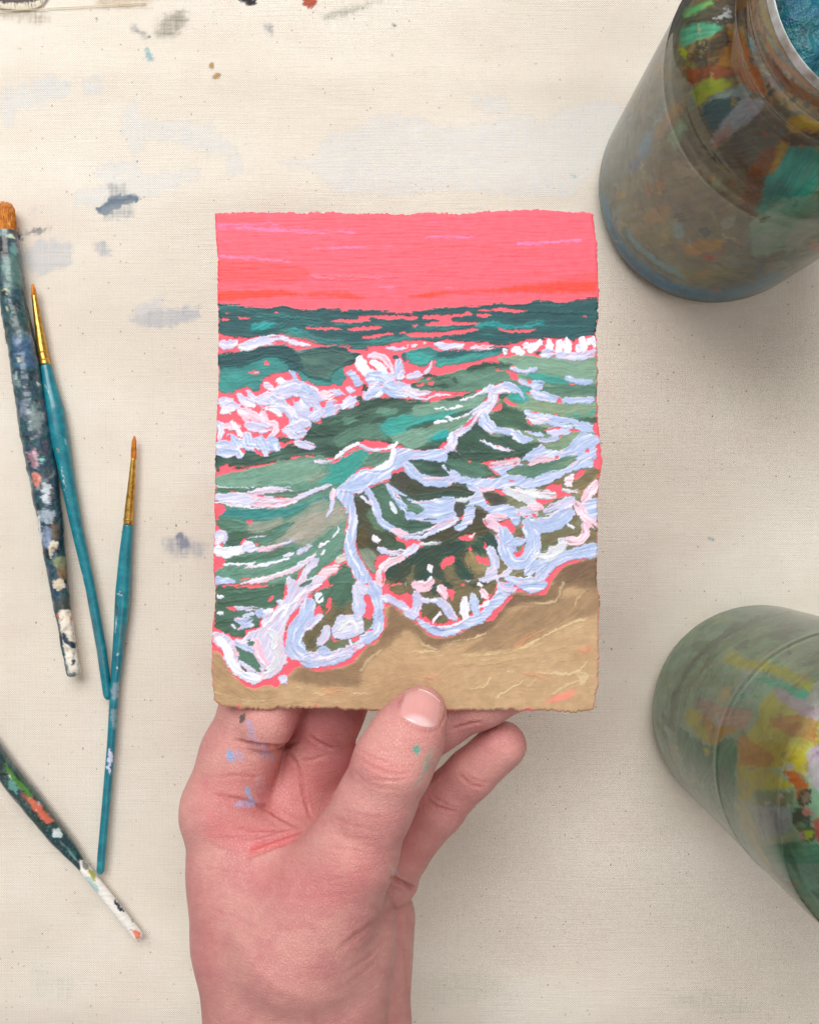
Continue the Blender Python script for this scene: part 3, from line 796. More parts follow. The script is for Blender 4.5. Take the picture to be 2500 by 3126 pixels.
P MT a=12 c=TQ2 : 140,488 300,495 450,502 620,492 750,462 850,432 1000,382 1055,372 1045,432 850,482 720,562 550,602 400,602 150,572 40,602 120,532
P PK : 30,438 150,490 132,540 20,590
P SGP a=30 c=MTG : 840,480 950,420 1040,410 1052,502 1100,420 1190,502 1222,562 1202,682 1100,762 940,832 700,802 500,832 370,782 500,742 700,602 800,562
P GP a=30 o=.7 c=SGP : 830,590 1000,520 1160,470 1200,560 1100,640 900,760 700,790 640,740 740,650
S SGP 30 o=.7 d=.4 : 600,800 800,640 1000,560
S SG 26 o=.6 d=.4 : 880,430 1000,420 1030,520
P GG a=-4 c=DGN2 : 50,612 120,570 300,592 325,652 220,682 100,682
P DGN2 a=10 c=DGN : 130,702 320,682 480,702 580,662 720,602 742,615 700,650 560,732 350,762 300,820 140,812
S 1F3A36 14 : 480,720 560,695 690,620
P SGP a=14 : 318,680 380,620 600,585 655,580 620,632 480,692 360,707
P GG a=30 c=TQ2 : 350,762 500,732 620,652 745,612 640,722 560,802 430,822
P PK : 313,600 392,605 350,652 ; 20,605 60,650 40,690 20,690
P LV : 40,690 130,690 152,740 112,802 40,832
S LP 34 o=.8 : 80,760 75,830
P DGN : 140,802 250,800 240,842 200,835
P PK : 288,760 310,750 302,802 258,822 ; 388,790 432,795 420,817
S LV 26 : 130,700 150,750 120,800
S WH 60 : 50,862 200,877 310,842
P LV : 290,790 338,765 420,830 445,870 340,887 280,870
S LP 42 26 d=.2 : 430,857 540,847 660,802
S LV 26 16 d=.25 : 650,805 720,780 810,725
S LV 11 : 330,760 400,745 500,735
S WH 34 : 70,912 140,927 220,900
P PK : 20,900 130,930 132,982 100,1032 20,1042
P MTG a=28 c=SG : 50,1062 150,980 300,987 500,962 700,882 850,832 960,742 1130,642 1200,602 1217,642 1182,742 1172,832 1090,932 980,1012 900,1082 860,1160 300,1160 50,1110
S DGN2 60 o=.85 d=.2 : 180,955 350,935 550,882 760,842
S GG 40 o=.7 d=.35 : 880,820 1000,740 1080,640
S GG 60 o=.7 d=.35 : 900,1060 1020,940 1130,800
S GG 40 o=.6 d=.4 : 200,1070 500,1040 760,960
S WH 16 : 130,985 300,985 400,975
S WH 20 28 : 310,1018 500,987 690,932
S WH 30 : 655,915 735,887
S LV 42 26 d=.15 : 785,882 890,820
S WH 22 26 d=.1 : 955,832 1045,785
S WH 12 : 1080,752 1115,710 1135,655
S WH 30 : 985,890 1008,870
P LP2 a=24 c=LV : 250,1160 350,1120 600,1070 750,1000 850,942 940,870 925,930 830,1002 760,1052 560,1112 450,1160
S WH 14 d=.15 : 400,1132 600,1077 780,992 935,880
P PK : 238,1110 380,1108 300,1127
P LB : 40,1090 180,1100 240,1130 200,1160 40,1160
P GG a=30 c=DGN2 : 560,1150 700,1100 780,1060 760,1149
S LV 48 40 : 945,945 875,1010 845,1060 800,1160
P PK : 830,1000 802,1060 792,1120 755,1142 772,1080
P LP2 : 965,1040 1080,985 1142,980 1122,1060 1060,1080 980,1160 925,1160
P PK : 1188,938 1212,980 1180,992 
P TANW : 1088,962 1130,910 1190,880 1202,950 1135,987
P GG a=40 c=DGN : 1155,990 1200,975 1240,1030 1272,1080 1277,1160 1035,1160 1040,1090 1120,1060
# under the falling crest, right
P OL a=-50 c=DGN2 : 1250,365 1340,390 1420,480 1480,560 1482,640 1600,702 1642,762 1620,832 1500,852 1470,902 1450,1002 1420,1082 1350,962 1285,850 1285,700 1295,590 1265,470
P SGP a=-50 c=GG2 : 1290,862 1390,832 1470,902 1452,1082 1350,962
P OLB a=-60 : 1305,640 1372,660 1392,860 1300,822
P GG2 a=-55 : 1370,510 1430,500 1560,700 1440,690
P DGN2 a=-50 c=GG : 1440,332 1530,290 1640,442 1724,600 C2 60,720 C1 1724,690 1600,652 1500,562
P DKOL a=-40 : 1575,202 1724,150 C2 150,280 C1 1724,360 1640,332
S DGN 30 o=.8 d=.3 : 1500,560 1600,640 1724,650
@C2
P DGN a=-25 c=GG : 10,72 120,50 300,20 450,-10 480,40 700,102 820,210 560,232 380,182 350,222 200,232 100,182
P GG a=-18 c=DGN : 310,60 550,62 700,112 800,202 560,227 450,192 390,142
P DGN a=10 c=DGN2 : 440,-10 1070,-10 950,52 780,72 640,102 540,72
P PK : 528,75 575,73 572,92
P OL a=-18 c=DGN : 0,150 100,232 150,282 250,302 400,282 520,292 605,352 540,402 420,422 300,402 180,432 100,442 0,352
P DGN a=4 c=DGN2 : 60,380 300,350 430,332 590,352 540,402 420,422 300,402 120,422
P DGN a=6 c=GG : 0,600 120,600 200,632 320,620 200,682 60,722 0,722
P GG a=-20 c=SG : 0,430 60,460 170,460 180,512 110,542 0,502
P GG a=14 c=SG2 : 870,172 940,130 1060,110 1300,80 1430,30 1530,40 1440,102 1390,152 1200,172 1100,232 1000,202 890,202
P OL a=20 c=OLB : 130,782 220,710 380,660 520,602 600,475 705,540 702,592 680,632 745,682 660,732 520,712 430,762 340,792 200,797
P OL : 0,800 60,800 55,850 0,852
P OL2 a=35 c=SAND2 : 1440,300 1540,200 1680,130 1700,232 1600,322 1560,402 1460,372
P OL2 a=30 : 1190,472 1300,420 1400,380 1425,412 1330,462 1220,492
P DGT a=30 c=OL : 0,920 120,850 300,800 440,760 510,790 522,862 430,902 320,912 290,962 300,1002 362,1082 330,1160 60,1160 60,1002 0,1082
P OL2 a=60 : 0,1080 70,980 65,1100 60,1160 0,1160
P OL a=30 : 430,900 520,860 620,800 600,900 540,1030 450,960
P DGT a=-50 c=DGN2 : 570,810 620,750 740,700 802,762 852,852 840,932 760,902 700,902 600,892
P DGT a=-50 c=OL : 425,980 450,900 520,860 500,962 540,1032 602,1082 602,1160 500,1160 430,1052
P OL2 a=-40 : 325,1040 360,990 420,1000 432,1062 492,1160 360,1160
P TAN2 a=-60 c=OL2 : 515,962 530,880 570,868 622,950 695,1032 662,1092 600,1072 560,1022
P OL2 a=20 c=GG2 : 1115,690 1220,710 1330,652 1420,590 1500,530 1480,612 1535,652 1500,712 1380,762 1330,792 1250,832 1242,892 1165,882 1170,770
P OL2 a=20 : 1535,752 1600,698 1700,720 1700,782 1620,822 1555,802
P OL2 a=10 c=TAN2 : 770,1052 830,940 872,950 882,1032 830,1082 ; 925,1080 1060,1038 1112,1080 1000,1122 945,1110 ; 1108,940 1150,918 1175,972 1120,972
P OL2 a=0 : 940,670 1012,658 1025,732 955,762
P DKOL a=-15 c=OL : 665,370 740,342 830,380 908,430 800,477 730,462
P DKOL a=-40 : 415,440 500,438 522,510 490,562 440,572 425,502
P OL : 785,602 850,595 840,618
P OL2 a=20 : D1 1560,40 1724,-10 1724,100 1640,102 
@C1
P OL2 a=30 : 1540,1110 1600,1090 1640,1160 1530,1160
P DGN a=30 c=OL : 1520,1012 1620,962 1724,930 C2 60,930 C1 1724,1160 1560,1130
@D1
# ---------------- bottom left pool
P DGN2 a=12 c=GG : 40,20 400,35 600,8 660,0 662,120 600,190 560,222 450,302 440,382 320,412 310,482 270,492 150,442 50,392 40,250
S GG 40 o=.7 d=.4 : 70,100 300,80 600,40
S DGN 30 o=.7 d=.35 : 80,180 300,150 560,90
S DGN 30 o=.7 d=.35 : 70,340 250,320 420,330
P PK : 503,170 530,110 557,110 545,152 ; 138,212 200,203 267,235 190,242 ; 108,22 170,15 130,42 ; 200,20 250,15 230,38
P GG a=40 c=DGN : 890,92 1000,38 1070,60 1042,150 1012,240 930,182
P DGN2 a=60 c=GG : 1040,40 1100,-10 1270,-10 1262,120 1232,170 1180,232 1100,192 1050,122
P OL2 a=50 c=OL : 1070,190 1180,232 1230,160 1272,200 1262,272 1190,282 1110,282 1080,342 1070,402 1000,382 980,472 940,562 860,592 820,502 850,422 940,372 1010,312 1040,222
P OL2 a=0 c=GG2 : 1040,500 1160,510 1232,542 1222,572 1130,612 1055,602
P OL2 : 660,380 700,370 705,410 665,412
P GG a=-50 c=DGN2 : 208,550 290,545 385,620 402,662 432,722 475,772 440,792 400,782 350,722 260,692 240,642
P OL2 a=-50 : 235,655 335,742 342,792 300,802
# ---------------- sand
@D1
P SAND a=6 c=SAND2 : -10,600 90,610 120,682 180,792 280,882 380,932 480,902 595,922 660,832 750,742 830,732 880,772 950,782 1150,742 1250,712 1380,562 1480,512 1560,352 1530,222 1600,180 1680,282 1724,292 D2 80,352 200,462 300,482 400,467 560,382 700,342 850,202 900,122 950,82 1000,72 1110,107 1220,92 1265,10 C2 1260,1140 1350,1022 1500,962 1720,918 D2 1740,250 1740,1190 D1 -10,1190
P SAND2 a=-35 c=DTAN o=.9 : -10,620 90,620 200,820 380,945 600,930 560,1020 300,1040 -10,1000
P DTAN a=20 c=BR s=8 : D1 1480,512 1560,352 1560,222 1600,180 1680,282 1724,292 D2 80,362 200,462 300,482 400,467 560,382 700,342 850,202 900,122 950,82 1110,107 1220,92 1290,0 C2 1290,1100 1380,1010 1500,962 1720,918 D2 1720,60 1560,60 1400,20 1330,152 1290,182 1000,192 880,232 800,352 700,452 580,492 400,532 290,582 150,562 70,452 0,402 D1 1640,472 1560,562 1490,592
P DTAN a=-5 c=BR s=9 o=.85 : D1 685,852 760,740 850,735 900,777 1150,747 1260,717 1380,562 1480,515 1500,600 1380,682 1345,762 1335,882 1180,912 900,892 750,872
P DTAN a=35 c=SAND2 o=.75 s=9 : D2 1340,150 1720,20 1720,270 1480,302 1300,422 1000,572 850,612 480,622 700,452 820,352 900,240
P BR a=20 o=.8 s=5 : D2 560,392 700,342 850,210 940,90 1110,110 1200,100 1250,120 1000,160 850,240 780,360 640,440
P BR a=30 o=.8 s=5 c=DTAN : C2 1300,1100 1380,1010 1500,975 1690,935 1690,1040 1450,1130 D2 1330,20 1300,10
@D1
S OR 60 o=.55 s=6 d=.3 : 1010,945 1190,945
S SAND2 50 o=.6 d=.35 : 60,1040 400,1060 900,1030 1300,1050
S DTAN 36 o=.5 d=.4 : 100,960 300,1030 600,1040
S DTAN 30 o=.5 d=.4 : 500,1080 900,1090 1300,1100
@D2
S OR 60 o=.6 s=6 d=.3 : 960,560 1080,470 1190,415
S OR2 60 o=.6 s=8 : 1540,592 1600,572
S OR2 40 o=.4 s=8 d=.3 : 1050,800 1300,820
S OR2 40 o=.4 s=8 d=.3 : 150,830 300,820
P PKS o=.65 s=8 : 1200,1060 1320,980 1480,930 1460,1000 1300,1050
S SAND 60 o=.6 d=.4 : 700,700 1000,660 1400,560
S SAND2 40 o=.6 d=.4 : 400,720 800,720 1500,680
S D2B888 44 o=.5 s=6 d=.35 : 500,640 1000,600 1400,420 1700,340
S RD 11 o=.8 : 280,580 350,545 450,520 580,490 700,445
S RD 10 o=.8 : 540,650 650,630 800,620 950,600 1100,530 1250,440 1400,370 1620,310
S RD 10 o=.8 : 890,775 1100,780 1300,795 1470,805 1590,690
S RD 14 o=.9 : 800,1010 820,985 850,970 930,915 1030,865
S RD 8 o=.8 : 570,930 700,910 740,840
S RD 8 o=.7 : 0,610 150,600 300,605
S RD 8 o=.6 : 0,640 180,615 300,630 390,680
S RD 9 o=.6 : 70,440 130,530 210,570 280,580
S RD 10 o=.6 : 880,225 1000,190 1290,180 1340,130 1370,0
S RD 10 o=.6 : 1480,200 1490,150 1530,90 1600,40
S RD 8 o=.7 : 1250,1000 1400,900 1500,860
S RD 7 o=.6 : 1040,940 1130,850
P RD o=.6 : 1490,770 1530,780 1600,810 1590,870 1530,900 1500,840
P SAND o=.9 : 1505,778 1560,805 1520,815
@D1
S RD 10 o=.7 : 480,1040 700,970 900,965 1000,985
S RD 9 o=.6 : 30,960 180,1000 340,1040 480,1040
S RD 9 o=.6 : 1330,770 1400,660 1500,600 1540,540
S RD 9 o=.6 : 1430,920 1500,840 1600,790
S RD 9 o=.7 : 1270,970 1350,978 1480,1000
S RD 7 o=.6 : 760,920 850,955 990,950
P PK : 230,1080 270,1065 262,1112 240,1110 ; 912,1075 955,1068 942,1097
@D2
P PK o=.8 : 1020,1110 1100,1090 1110,1140 1040,1140 ; 330,1100 430,1125 360,1140 ; 1690,420 1720,430 1705,482
# ---------------- pink rims left between foam and sand are the ground colour
@C2
S PK 14 d=.2 : 1400,990 1345,1020 1300,1090 1250,1149
S PK 8 d=.3 : 1690,908 1560,940
# ---------------- foam of the upper left
@B1
S LV 64 : 95,142 160,158 225,135
S LV 64 d=.05 : 270,165 310,172 380,135 500,110 600,93
P LV : 605,100 625,58 650,72 700,95 800,125 882,143 882,172 780,167 690,142
P WH2 : 245,150 290,140 330,150 345,200 300,208 262,190
P LV : 1530,173 1600,163 1650,180 1724,163 1724,207 1650,207 1560,196
@B2
P LP2 : 38,150 90,138 112,160 70,180 45,172 ; 0,148 32,160 0,197 ; 138,130 182,140 150,152
P LV : 225,140 300,125 380,140 440,133 512,150 500,180 450,197 420,180 350,210 288,180
S LP 38 d=.25 : 570,185 650,172 745,170
S WH 50 : 862,208 870,218
S WH 60 : 950,195 1010,218
S WH 54 : 1040,160 1072,165
S WH 64 : 1090,195 1140,150 1170,135
S WH 66 : 1255,130 1260,192
S WH 80 : 1345,140 1338,202
S WH 62 : 1410,115 1412,212
S WH 52 : 1505,165 1510,205
S WH 56 : 1545,105 1562,190
S WH 44 : 1600,130 1640,100 
S WH 44 : 1632,100 1652,160
S LV2 66 d=.1 : 1200,227 1290,217
S LV2 54 d=.1 : 1310,235 1450,257 1560,247 1660,212
P DKOL : 1120,212 1160,198 1190,240 1150,232
S 8A8C98 8 : 875,212 882,218
@B1
P LB : 690,370 742,375 792,482 750,492
P LB : 1185,402 1240,358 1312,422 1352,490 1280,542 1250,452
P WH : 578,455 640,440 687,480 640,507 590,487
P LV : 478,460 540,495 577,545 540,557 472,522
P LV : 1185,530 1240,515 1292,555 1260,582 1210,572
S LV 50 70 : 258,600 310,650 375,682
S LV 34 60 : 332,565 380,622 440,665
S LV 56 : 75,650 180,642
S LV 60 : 110,682 245,690
P WH : 70,762 110,702 200,690 237,720 180,752
S LV 100 : 430,640 560,612 650,560 770,535
S LV2 90 : 560,640 640,700 700,762 740,850
S LV2 110 : 640,560 750,522 860,572 930,620
S LV2 120 : 780,640 830,702 900,742 930,775
S LV2 90 : 850,560 950,602 965,690
S LV2 76 : 700,720 800,762 845,850
S LV2 96 : 680,900 760,882 855,852
S LV2 60 : 700,930 765,972
S LV2 50 : 760,960 832,928
S LB 56 : 825,520 875,562
S LP 60 d=.15 : 980,580 1040,602 1100,568
S LV2 52 : 1080,560 1165,582
S LV2 74 d=.1 : 1175,690 1230,652 1275,632
S LB 90 d=.12 : 1000,750 1060,702 1130,690
S LV2 60 : 900,790 1000,742
P PK : 720,600 785,610 800,642 738,662 ; 970,640 1032,650 1010,702 970,692 ; 880,700 912,705 905,745 885,735 ; 820,880 880,880 840,905
P PK : 515,770 620,782 650,728 692,802 690,852 620,902 590,852 540,812
S WH 30 d=.15 : 470,708 540,682 640,690 730,740
S WH 36 : 500,722 580,722 618,775
S WH 10 : 690,660 740,730 770,790
S LP 90 d=.2 : 280,740 380,792 470,832
S LV 84 d=.1 : 340,860 420,882 510,872
S LP 44 : 520,832 582,842 590,902 530,962
S LV 56 : 80,842 110,882 90,962
S LP 64 d=.15 : 150,872 250,862
S WH 40 : 195,830 245,885 275,950
S LB 90 : 70,1040 200,1032 300,1012
S LB 84 : 190,962 230,1052 262,1112
S LB 90 : 330,952 340,1032 450,1022 570,1042
S LB 66 : 440,982 480,1062 500,1110
S LB 74 : 540,972 592,1062
S LP 50 : 470,752 492,802
S LB 84 : 80,1082 225,1092
P PK : 148,960 190,928 182,1002 150,1000 ; 388,930 440,908 440,972 ; 258,1060 302,1060 312,1100 280,1102 ; 393,1040 420,1070 432,1107 400,1102 ; 340,700 430,720 400,740
S LV2 48 d=.1 : 760,1012 820,1032 915,1047
S 5A7090 10 : 755,930 780,945
# upper centre splash
S WH 76 84 : 1320,280 1340,352 1400,412 1500,442
S WH 58 : 1430,312 1490,342 1540,400
S LP 48 34 d=.12 : 1400,250 1480,245 1550,282 1590,342 1612,430
S LV 62 : 1550,452 1620,422
S LB 112 d=.08 : 1420,442 1520,452 1570,492
S LB 84 : 1560,502 1640,522 1724,532
S LB 66 d=.1 : 1660,300 1665,382 1650,442
S LV2 60 : 1690,402 1665,452
S LV 74 d=.12 : 1375,600 1420,542 1470,502
S LB 60 : 1400,602 1470,572 1510,540
S LB 58 : 1540,542 1600,572 1724,590
S DG 14 : 1640,460 1690,470
@B2
S LV 70 d=.08 : 0,540 60,582 130,592 210,595
S LP 28 d=.3 : 200,605 290,592 390,588
P LV : 0,400 40,402 100,365 152,410 120,442 40,457 0,452
S LV 30 : 225,305 210,350 175,395
S PK 16 d=.2 : 180,600 270,570 350,565
@B1
P DGN : 1335,520 1360,500 1390,530 1370,560 1345,550 ; 1285,620 1320,600 1350,620 1340,655 1300,655
@C1
# ---------------- main crest and trunk
S LV 32 20 d=.15 : 930,85 1060,92 1120,60 1180,0
@B1
S WH 34 : 1115,1145 1180,1072 1300,1018
S LV 30 d=.1 : 1310,1032 1400,1072 1500,1075 1600,1050
P PK : 1325,1002 1380,983 1500,998 1582,1030 1560,1052 1470,1062 1390,1042
S WH 36 : 1580,1050 1625,1040 1640,1010
@C1
S WH 46 : 1622,-20 1605,80 1540,132 1440,164
P LB a=30 : B1 1640,1060 C1 1600,110 1560,140 1440,160 1330,147 1200,242 1130,302 1095,340 1250,362 1310,382 1380,312 1500,262 1585,242 1600,172 1724,122 C2 20,72 100,62 220,82 360,92 B2 360,1090 330,1055 240,1070 120,1085 0,1062
P LB a=80 : 1105,402 1105,332 1255,332 1272,472 1302,592 1292,702 1280,782 1292,872 1342,962 1402,1062 1440,1160 1290,1160 1258,1050 1198,952 1178,852 1188,742 1222,642 1222,562 1180,472
S LP 54 : 1090,340 1075,410
S LV 40 22 d=.15 : 1080,430 1070,502 1025,565
S DDE4F4 12 : 1210,600 1200,760 1250,920 1340,1080
S DDE4F4 10 : 1180,300 1340,170 1500,190
S PK 9 : 1217,572 1206,652 1185,722
S PK 8 : 1283,782 1310,902 1400,1052
S LB 46 : 1385,330 1440,432 1480,562 1500,612 1600,682 1724,722
S LV 30 : 1330,388 1420,465
S LB 46 d=.12 : 1560,285 1620,372 1680,452 1724,522
S LB 32 d=.12 : 1610,328 1724,392
S LB 30 d=.2 : 1640,420 1724,480
S WH 30 : 1590,452 1632,525
S WH 46 : 1440,750 1480,777
P PK : 1628,740 1680,718 1724,762 C2 170,800 120,832 0,930 C1 1724,800 1640,782
S LP 52 d=.1 : 1610,690 1724,742
S LV 42 d=.12 : 1485,858 1600,892 1724,872
P PK : 1478,910 1570,900 1582,930 1500,982 1462,1042 1450,982
S LP2 52 60 : 1724,905 1620,952 1530,992 1492,1082 1500,1160
P PK : 1520,1040 1542,1100 1530,1160 1508,1160 ; 1430,1090 1462,1160 1425,1160
S LV 60 : C2 115,802 60,852 0,892
@C2
# ---------------- right lattice of foam
P LP2 d=.1 : 690,102 1000,48 1005,82 900,112 760,122
P LB a=20 c=LV2 : 1000,48 1180,8 1400,-10 1600,0 1645,100 1645,132 1500,152 1400,192 1260,282 1200,292 1060,332 940,282 880,332 700,332 560,292 395,262 375,182 295,110 340,118 375,180 400,138 480,202 560,232 850,222 820,192 705,130 800,120 900,110 1000,92 1080,132 1180,102 1300,82 1060,110 940,130 880,170 900,202 1000,202 1100,232 1200,172 1390,152 1440,102 1525,40 1430,30 1300,80 1080,90
P GG a=14 c=SG2 : 875,172 940,132 1060,110 1300,80 1430,30 1525,40 1440,102 1390,150 1200,170 1100,228 1000,200 890,202
P LP2 a=10 : 1055,110 1160,30 1220,40 1335,38 1300,80 1180,100 1075,132
P PK : 1290,40 1340,36 1320,75 ; 640,102 700,86 760,75 740,115 ; 890,245 955,250 930,267 ; 850,60 1000,40 900,75
S LB 72 : 0,110 60,182 150,252 300,267 400,242
S LP 24 d=.2 : 150,240 330,232
S LB 44 : 550,290 650,342
S LP 30 : 650,335 780,330
P PK : 750,342 850,318 892,350 862,377 800,362 ; 688,400 742,470 700,442 ; 908,320 992,370 930,342 ; 978,285 1022,312
P PK : 1110,420 1180,378 1250,388 1310,340 1200,330 1260,278 1300,290 1372,278 1362,320 1465,380 1320,402 1260,442 1180,462
P PK : 1455,252 1500,168 1585,148 1540,212
P LP2 : 1390,222 1480,180 1462,262 1450,312 1380,302
S WH2 66 : 870,335 960,372 1060,422 1140,462
S WH2 60 d=.1 : 980,320 1080,362 1290,382
S WH2 30 d=.1 : 1380,332 1510,350
S LV 90 d=.08 : 1450,430 1350,482 1240,522
S LP 66 d=.1 : 1565,412 1670,280
P LB : 1535,442 1700,395 1715,540 1640,642 1580,602 1525,540
S LP 64 d=.12 : 1480,442 1560,562 1660,650
P LB : 555,402 600,358 660,348 702,440 742,480 900,458 965,480 1002,560 992,642 950,652 900,562 760,552 700,522 620,462 500,482 555,440
S WH2 30 : 430,422 520,428 590,388
P LB : 515,480 612,470 592,602 520,672 470,705 405,670 480,622 505,560
P PK : 448,590 510,528 500,582
P LB d=.08 : -10,400 80,430 170,430 280,400 400,393 442,420 420,480 445,562 380,602 250,622 150,612 100,602 -10,592 -10,510 120,552 165,490 60,452
P OL o=.9 : 150,582 200,575 282,582 270,592 160,594
S LV2 54 d=.08 : 440,590 340,632 230,692 100,742 -10,747
S LP 14 : 200,680 300,640 430,580
P PK : 440,752 530,730 605,708 590,772 520,782 ; 0,765 90,768 170,802 150,832 60,800 0,800
S LP 26 : 560,745 595,725
S WH2 26 d=.2 : 120,805 300,800
P PK : 298,1002 320,930 432,908 420,982 340,1002 320,1042 ; 538,850 570,828 582,862 ; 595,900 700,928 747,972 700,1002 640,972 ; 685,770 722,852 680,842 
S LV2 60 : 725,850 770,922 785,1022 720,1062
P LV d=.06 : 685,1012 780,990 812,1072 800,1160 610,1160 615,1110 700,1092
S WH 48 : 208,1010 215,1042
S WH 44 : 215,1105 205,1140
P LP2 : 70,1160 130,1105 175,1160
S LB 40 : 535,1142 595,1142
S LP 62 d=.08 : 700,600 780,652 845,692
S LB 112 : 850,692 870,782 885,872 960,982 1060,942 1120,842 1105,702 1070,632
S LB 104 : 1130,622 1220,652 1340,602 1425,530
S LV 84 d=.08 : 990,522 1110,532
S LP 62 d=.1 : 730,572 860,572
S LP 60 d=.1 : 1090,480 1180,490
P PK : 805,632 900,583 952,662 950,712 920,722 880,652 ; 678,590 732,640 700,642 ; 1000,640 1042,630 1010,662 ; 970,770 1042,738 1000,777 ; 925,870 1000,882 1042,798 1022,902 980,932 ; 775,710 822,780 800,772 ; 1038,560 1072,558 1060,582 ; 1088,555 1130,543 1152,582 1100,572 ; 980,525 1000,530 985,560
S LB 60 : 900,800 960,790 1020,780
S LP 62 d=.12 : 1420,772 1520,792 1585,702 1560,622
S WH2 60 : 1360,772 1366,792
S WH2 70 : 1272,850 1288,862
S WH2 34 : 1420,642 1455,662
S WH2 50 d=.1 : 1400,802 1330,852 1260,900
S LB 92 80 : 1690,850 1480,892 1320,942 1240,1012 1160,1110
S WH2 60 d=.1 : 1380,822 1300,882 1200,912 1150,910
S LB 74 : 1060,1062 1130,1002 1210,972
S LB 62 : 890,1112 1000,1142 1130,1122
S LV 46 : 830,1092 910,1042
S WH2 10 : 1170,960 1260,960 1330,910
# ---------------- lower left foam
@D1
S WH 38 : 75,118 112,122
S WH 34 : 75,265 106,272
S LV2 34 26 d=.1 : 225,215 330,232 435,220
S WH 34 : 198,370 222,398
S LB 46 d=.1 : 225,325 310,342 365,320
S LB 40 d=.15 : 300,290 390,268
S LB 74 : 430,270 490,260
S LB 50 : 608,165 632,180
S LB 28 d=.1 : 255,405 320,372 380,372
S WH 40 : 480,250 555,240
P LV a=60 c=LP2 : 668,10 680,-60 720,-50 760,-20 800,-70 850,-80 860,-20 930,-70 1005,-60 1000,0 920,52 850,122 800,182 740,252 690,312 660,402 650,502 660,602 692,682 640,762 560,822 400,892 330,872 230,822 170,752 130,682 118,582 40,542 15,440 60,423 150,460 220,512 300,492 340,422 450,402 460,302 560,242 640,172 660,102
P GG a=-50 c=DGN2 : 208,550 290,545 385,620 402,662 432,722 475,772 440,792 400,782 350,722 260,692 240,642
P OL2 a=-50 c=OL : 245,665 335,742 342,795 300,802 265,740
S LP 66 d=.1 : 405,520 440,642 500,705
S LB 42 d=.05 : 235,510 310,562 380,592
P GG : 340,500 392,518 382,572 350,542
S LV 38 : 262,690 330,742 395,772
P LP2 : 205,510 225,560 262,645 240,650 205,600
S WH 56 : 75,495 150,562 172,662 230,752 330,822 430,840
S WH2 50 : 560,560 600,640 600,700 500,780
S WH2 60 : 520,420 600,480 560,560
P GG a=40 : 795,20 840,-10 900,-20 890,10 830,40
S WH 26 : 670,190 560,300 480,380
S WH 20 : 850,60 700,200 640,300
S LP 26 d=.2 : 980,10 850,80 760,170
P PK : 660,30 675,0 685,60 655,170
P OL2 : 470,770 500,765 490,785
S LB 106 120 : 875,185 850,292 775,392 745,472 735,542 800,622
P LB a=-60 : 695,480 800,562 862,602 872,682 820,692 720,672 655,602
S LB 88 : 860,662 950,642 1010,600
S LB 62 : 820,690 900,722 1000,692 1120,672 1240,612
S LV 60 d=.08 : 900,660 1050,650 1200,600 1330,540
S WH2 10 : 740,580 790,640 880,660
P PK : 925,220 975,190 1000,262 920,292 ; 865,402 900,368 940,375 900,402 ; 1005,290 1040,230 1022,200 1040,118 1072,150 1062,232
S WH 80 : 958,110 966,150
S GG 12 : 955,140 985,110
S LV2 46 60 : 980,285 920,332 850,395
S LV 62 : 1030,392 1012,462 965,535
S LB 70 : 985,590 1030,600
P LV a=20 c=LB : 1065,430 1120,278 1200,280 1280,268 1352,322 1362,432 1250,482 1150,505 1080,472
S WH2 50 : 1140,400 1200,330 1300,350 1280,430
S LV2 94 : 1305,45 1320,202 1300,292
S LV 62 : 1300,10 1385,80
S LB 90 : 1430,10 1462,122 1480,262
S LB 84 : 1480,262 1482,402 1400,482 1335,492
P PK : 1345,122 1400,90 1442,232 1402,322 1365,312 1382,232 ; 1355,432 1430,398 1420,427 
P PK : 1515,20 1600,82 1540,92 ; 1235,480 1320,463 1325,502 1260,512 ; 1060,470 1090,480 1130,520 1080,500
S LV 30 : 1235,510 1255,565
S LV2 60 : 1520,122 1620,152 1724,225
S LB 36 : 1140,600 1160,580
P LV : 588,830 630,808 687,815 680,880 620,885
@D2
# ---------------- lower centre foam loop
P OL2 a=40 c=OL : -10,20 60,-40 150,10 240,-60 330,0 420,-70 520,0 600,-50 690,10 790,-40 780,90 700,152 640,202 580,272 400,332 300,362 240,352 130,272 120,152 -10,80
P DGT : 205,40 270,-10 285,90 240,112
S DGT 40 : 340,0 390,30
S DGT 44 : 560,20 700,0
P LB : 100,300 230,372 300,402 420,382 530,302 640,262 720,172 790,82 800,-10 960,-10 930,72 890,132 830,212 740,292 700,342 560,382 400,467 300,477 200,442 95,340
S LV2 76 : 90,100 95,202 60,292
S LP 72 d=.1 : 80,20 170,42 220,-10
S LV2 64 : -10,245 70,290
S LV2 58 : 255,155 340,182 382,262 420,312
S LP 60 d=.1 : 300,40 345,122
S WH 62 : 520,140 512,222 520,292
S LB 64 : 580,120 600,202 620,262
S LP 56 : 668,70 702,122
S WH 26 : 240,350 255,290 312,282 290,250
S LV 44 : 150,140 192,162
S WH 32 d=.1 : 640,222 730,165
S LV2 62 : 830,20 865,92
S LV2 52 : 860,52 950,62
P LB : 930,-10 1245,-10 1222,50 1110,97 1000,62
S WH 40 : 640,10 662,22
S WH 12 : 230,380 330,400 440,370 540,300
S 7A94C0 8 : 230,372 280,398 340,402
P PK : 345,50 430,60 412,162 385,142 ; 688,340 750,262 830,202 890,122 945,108 850,212 770,322 ; 715,100 765,92 730,132 ; 1135,102 1230,50 1265,0 1222,102 ; -10,85 40,100 60,192 62,215 20,202 -10,180 ; 480,10 520,0 505,30
S WH 24 : 225,152 265,148
P LB : -10,-10 0,-10 0,40
'''
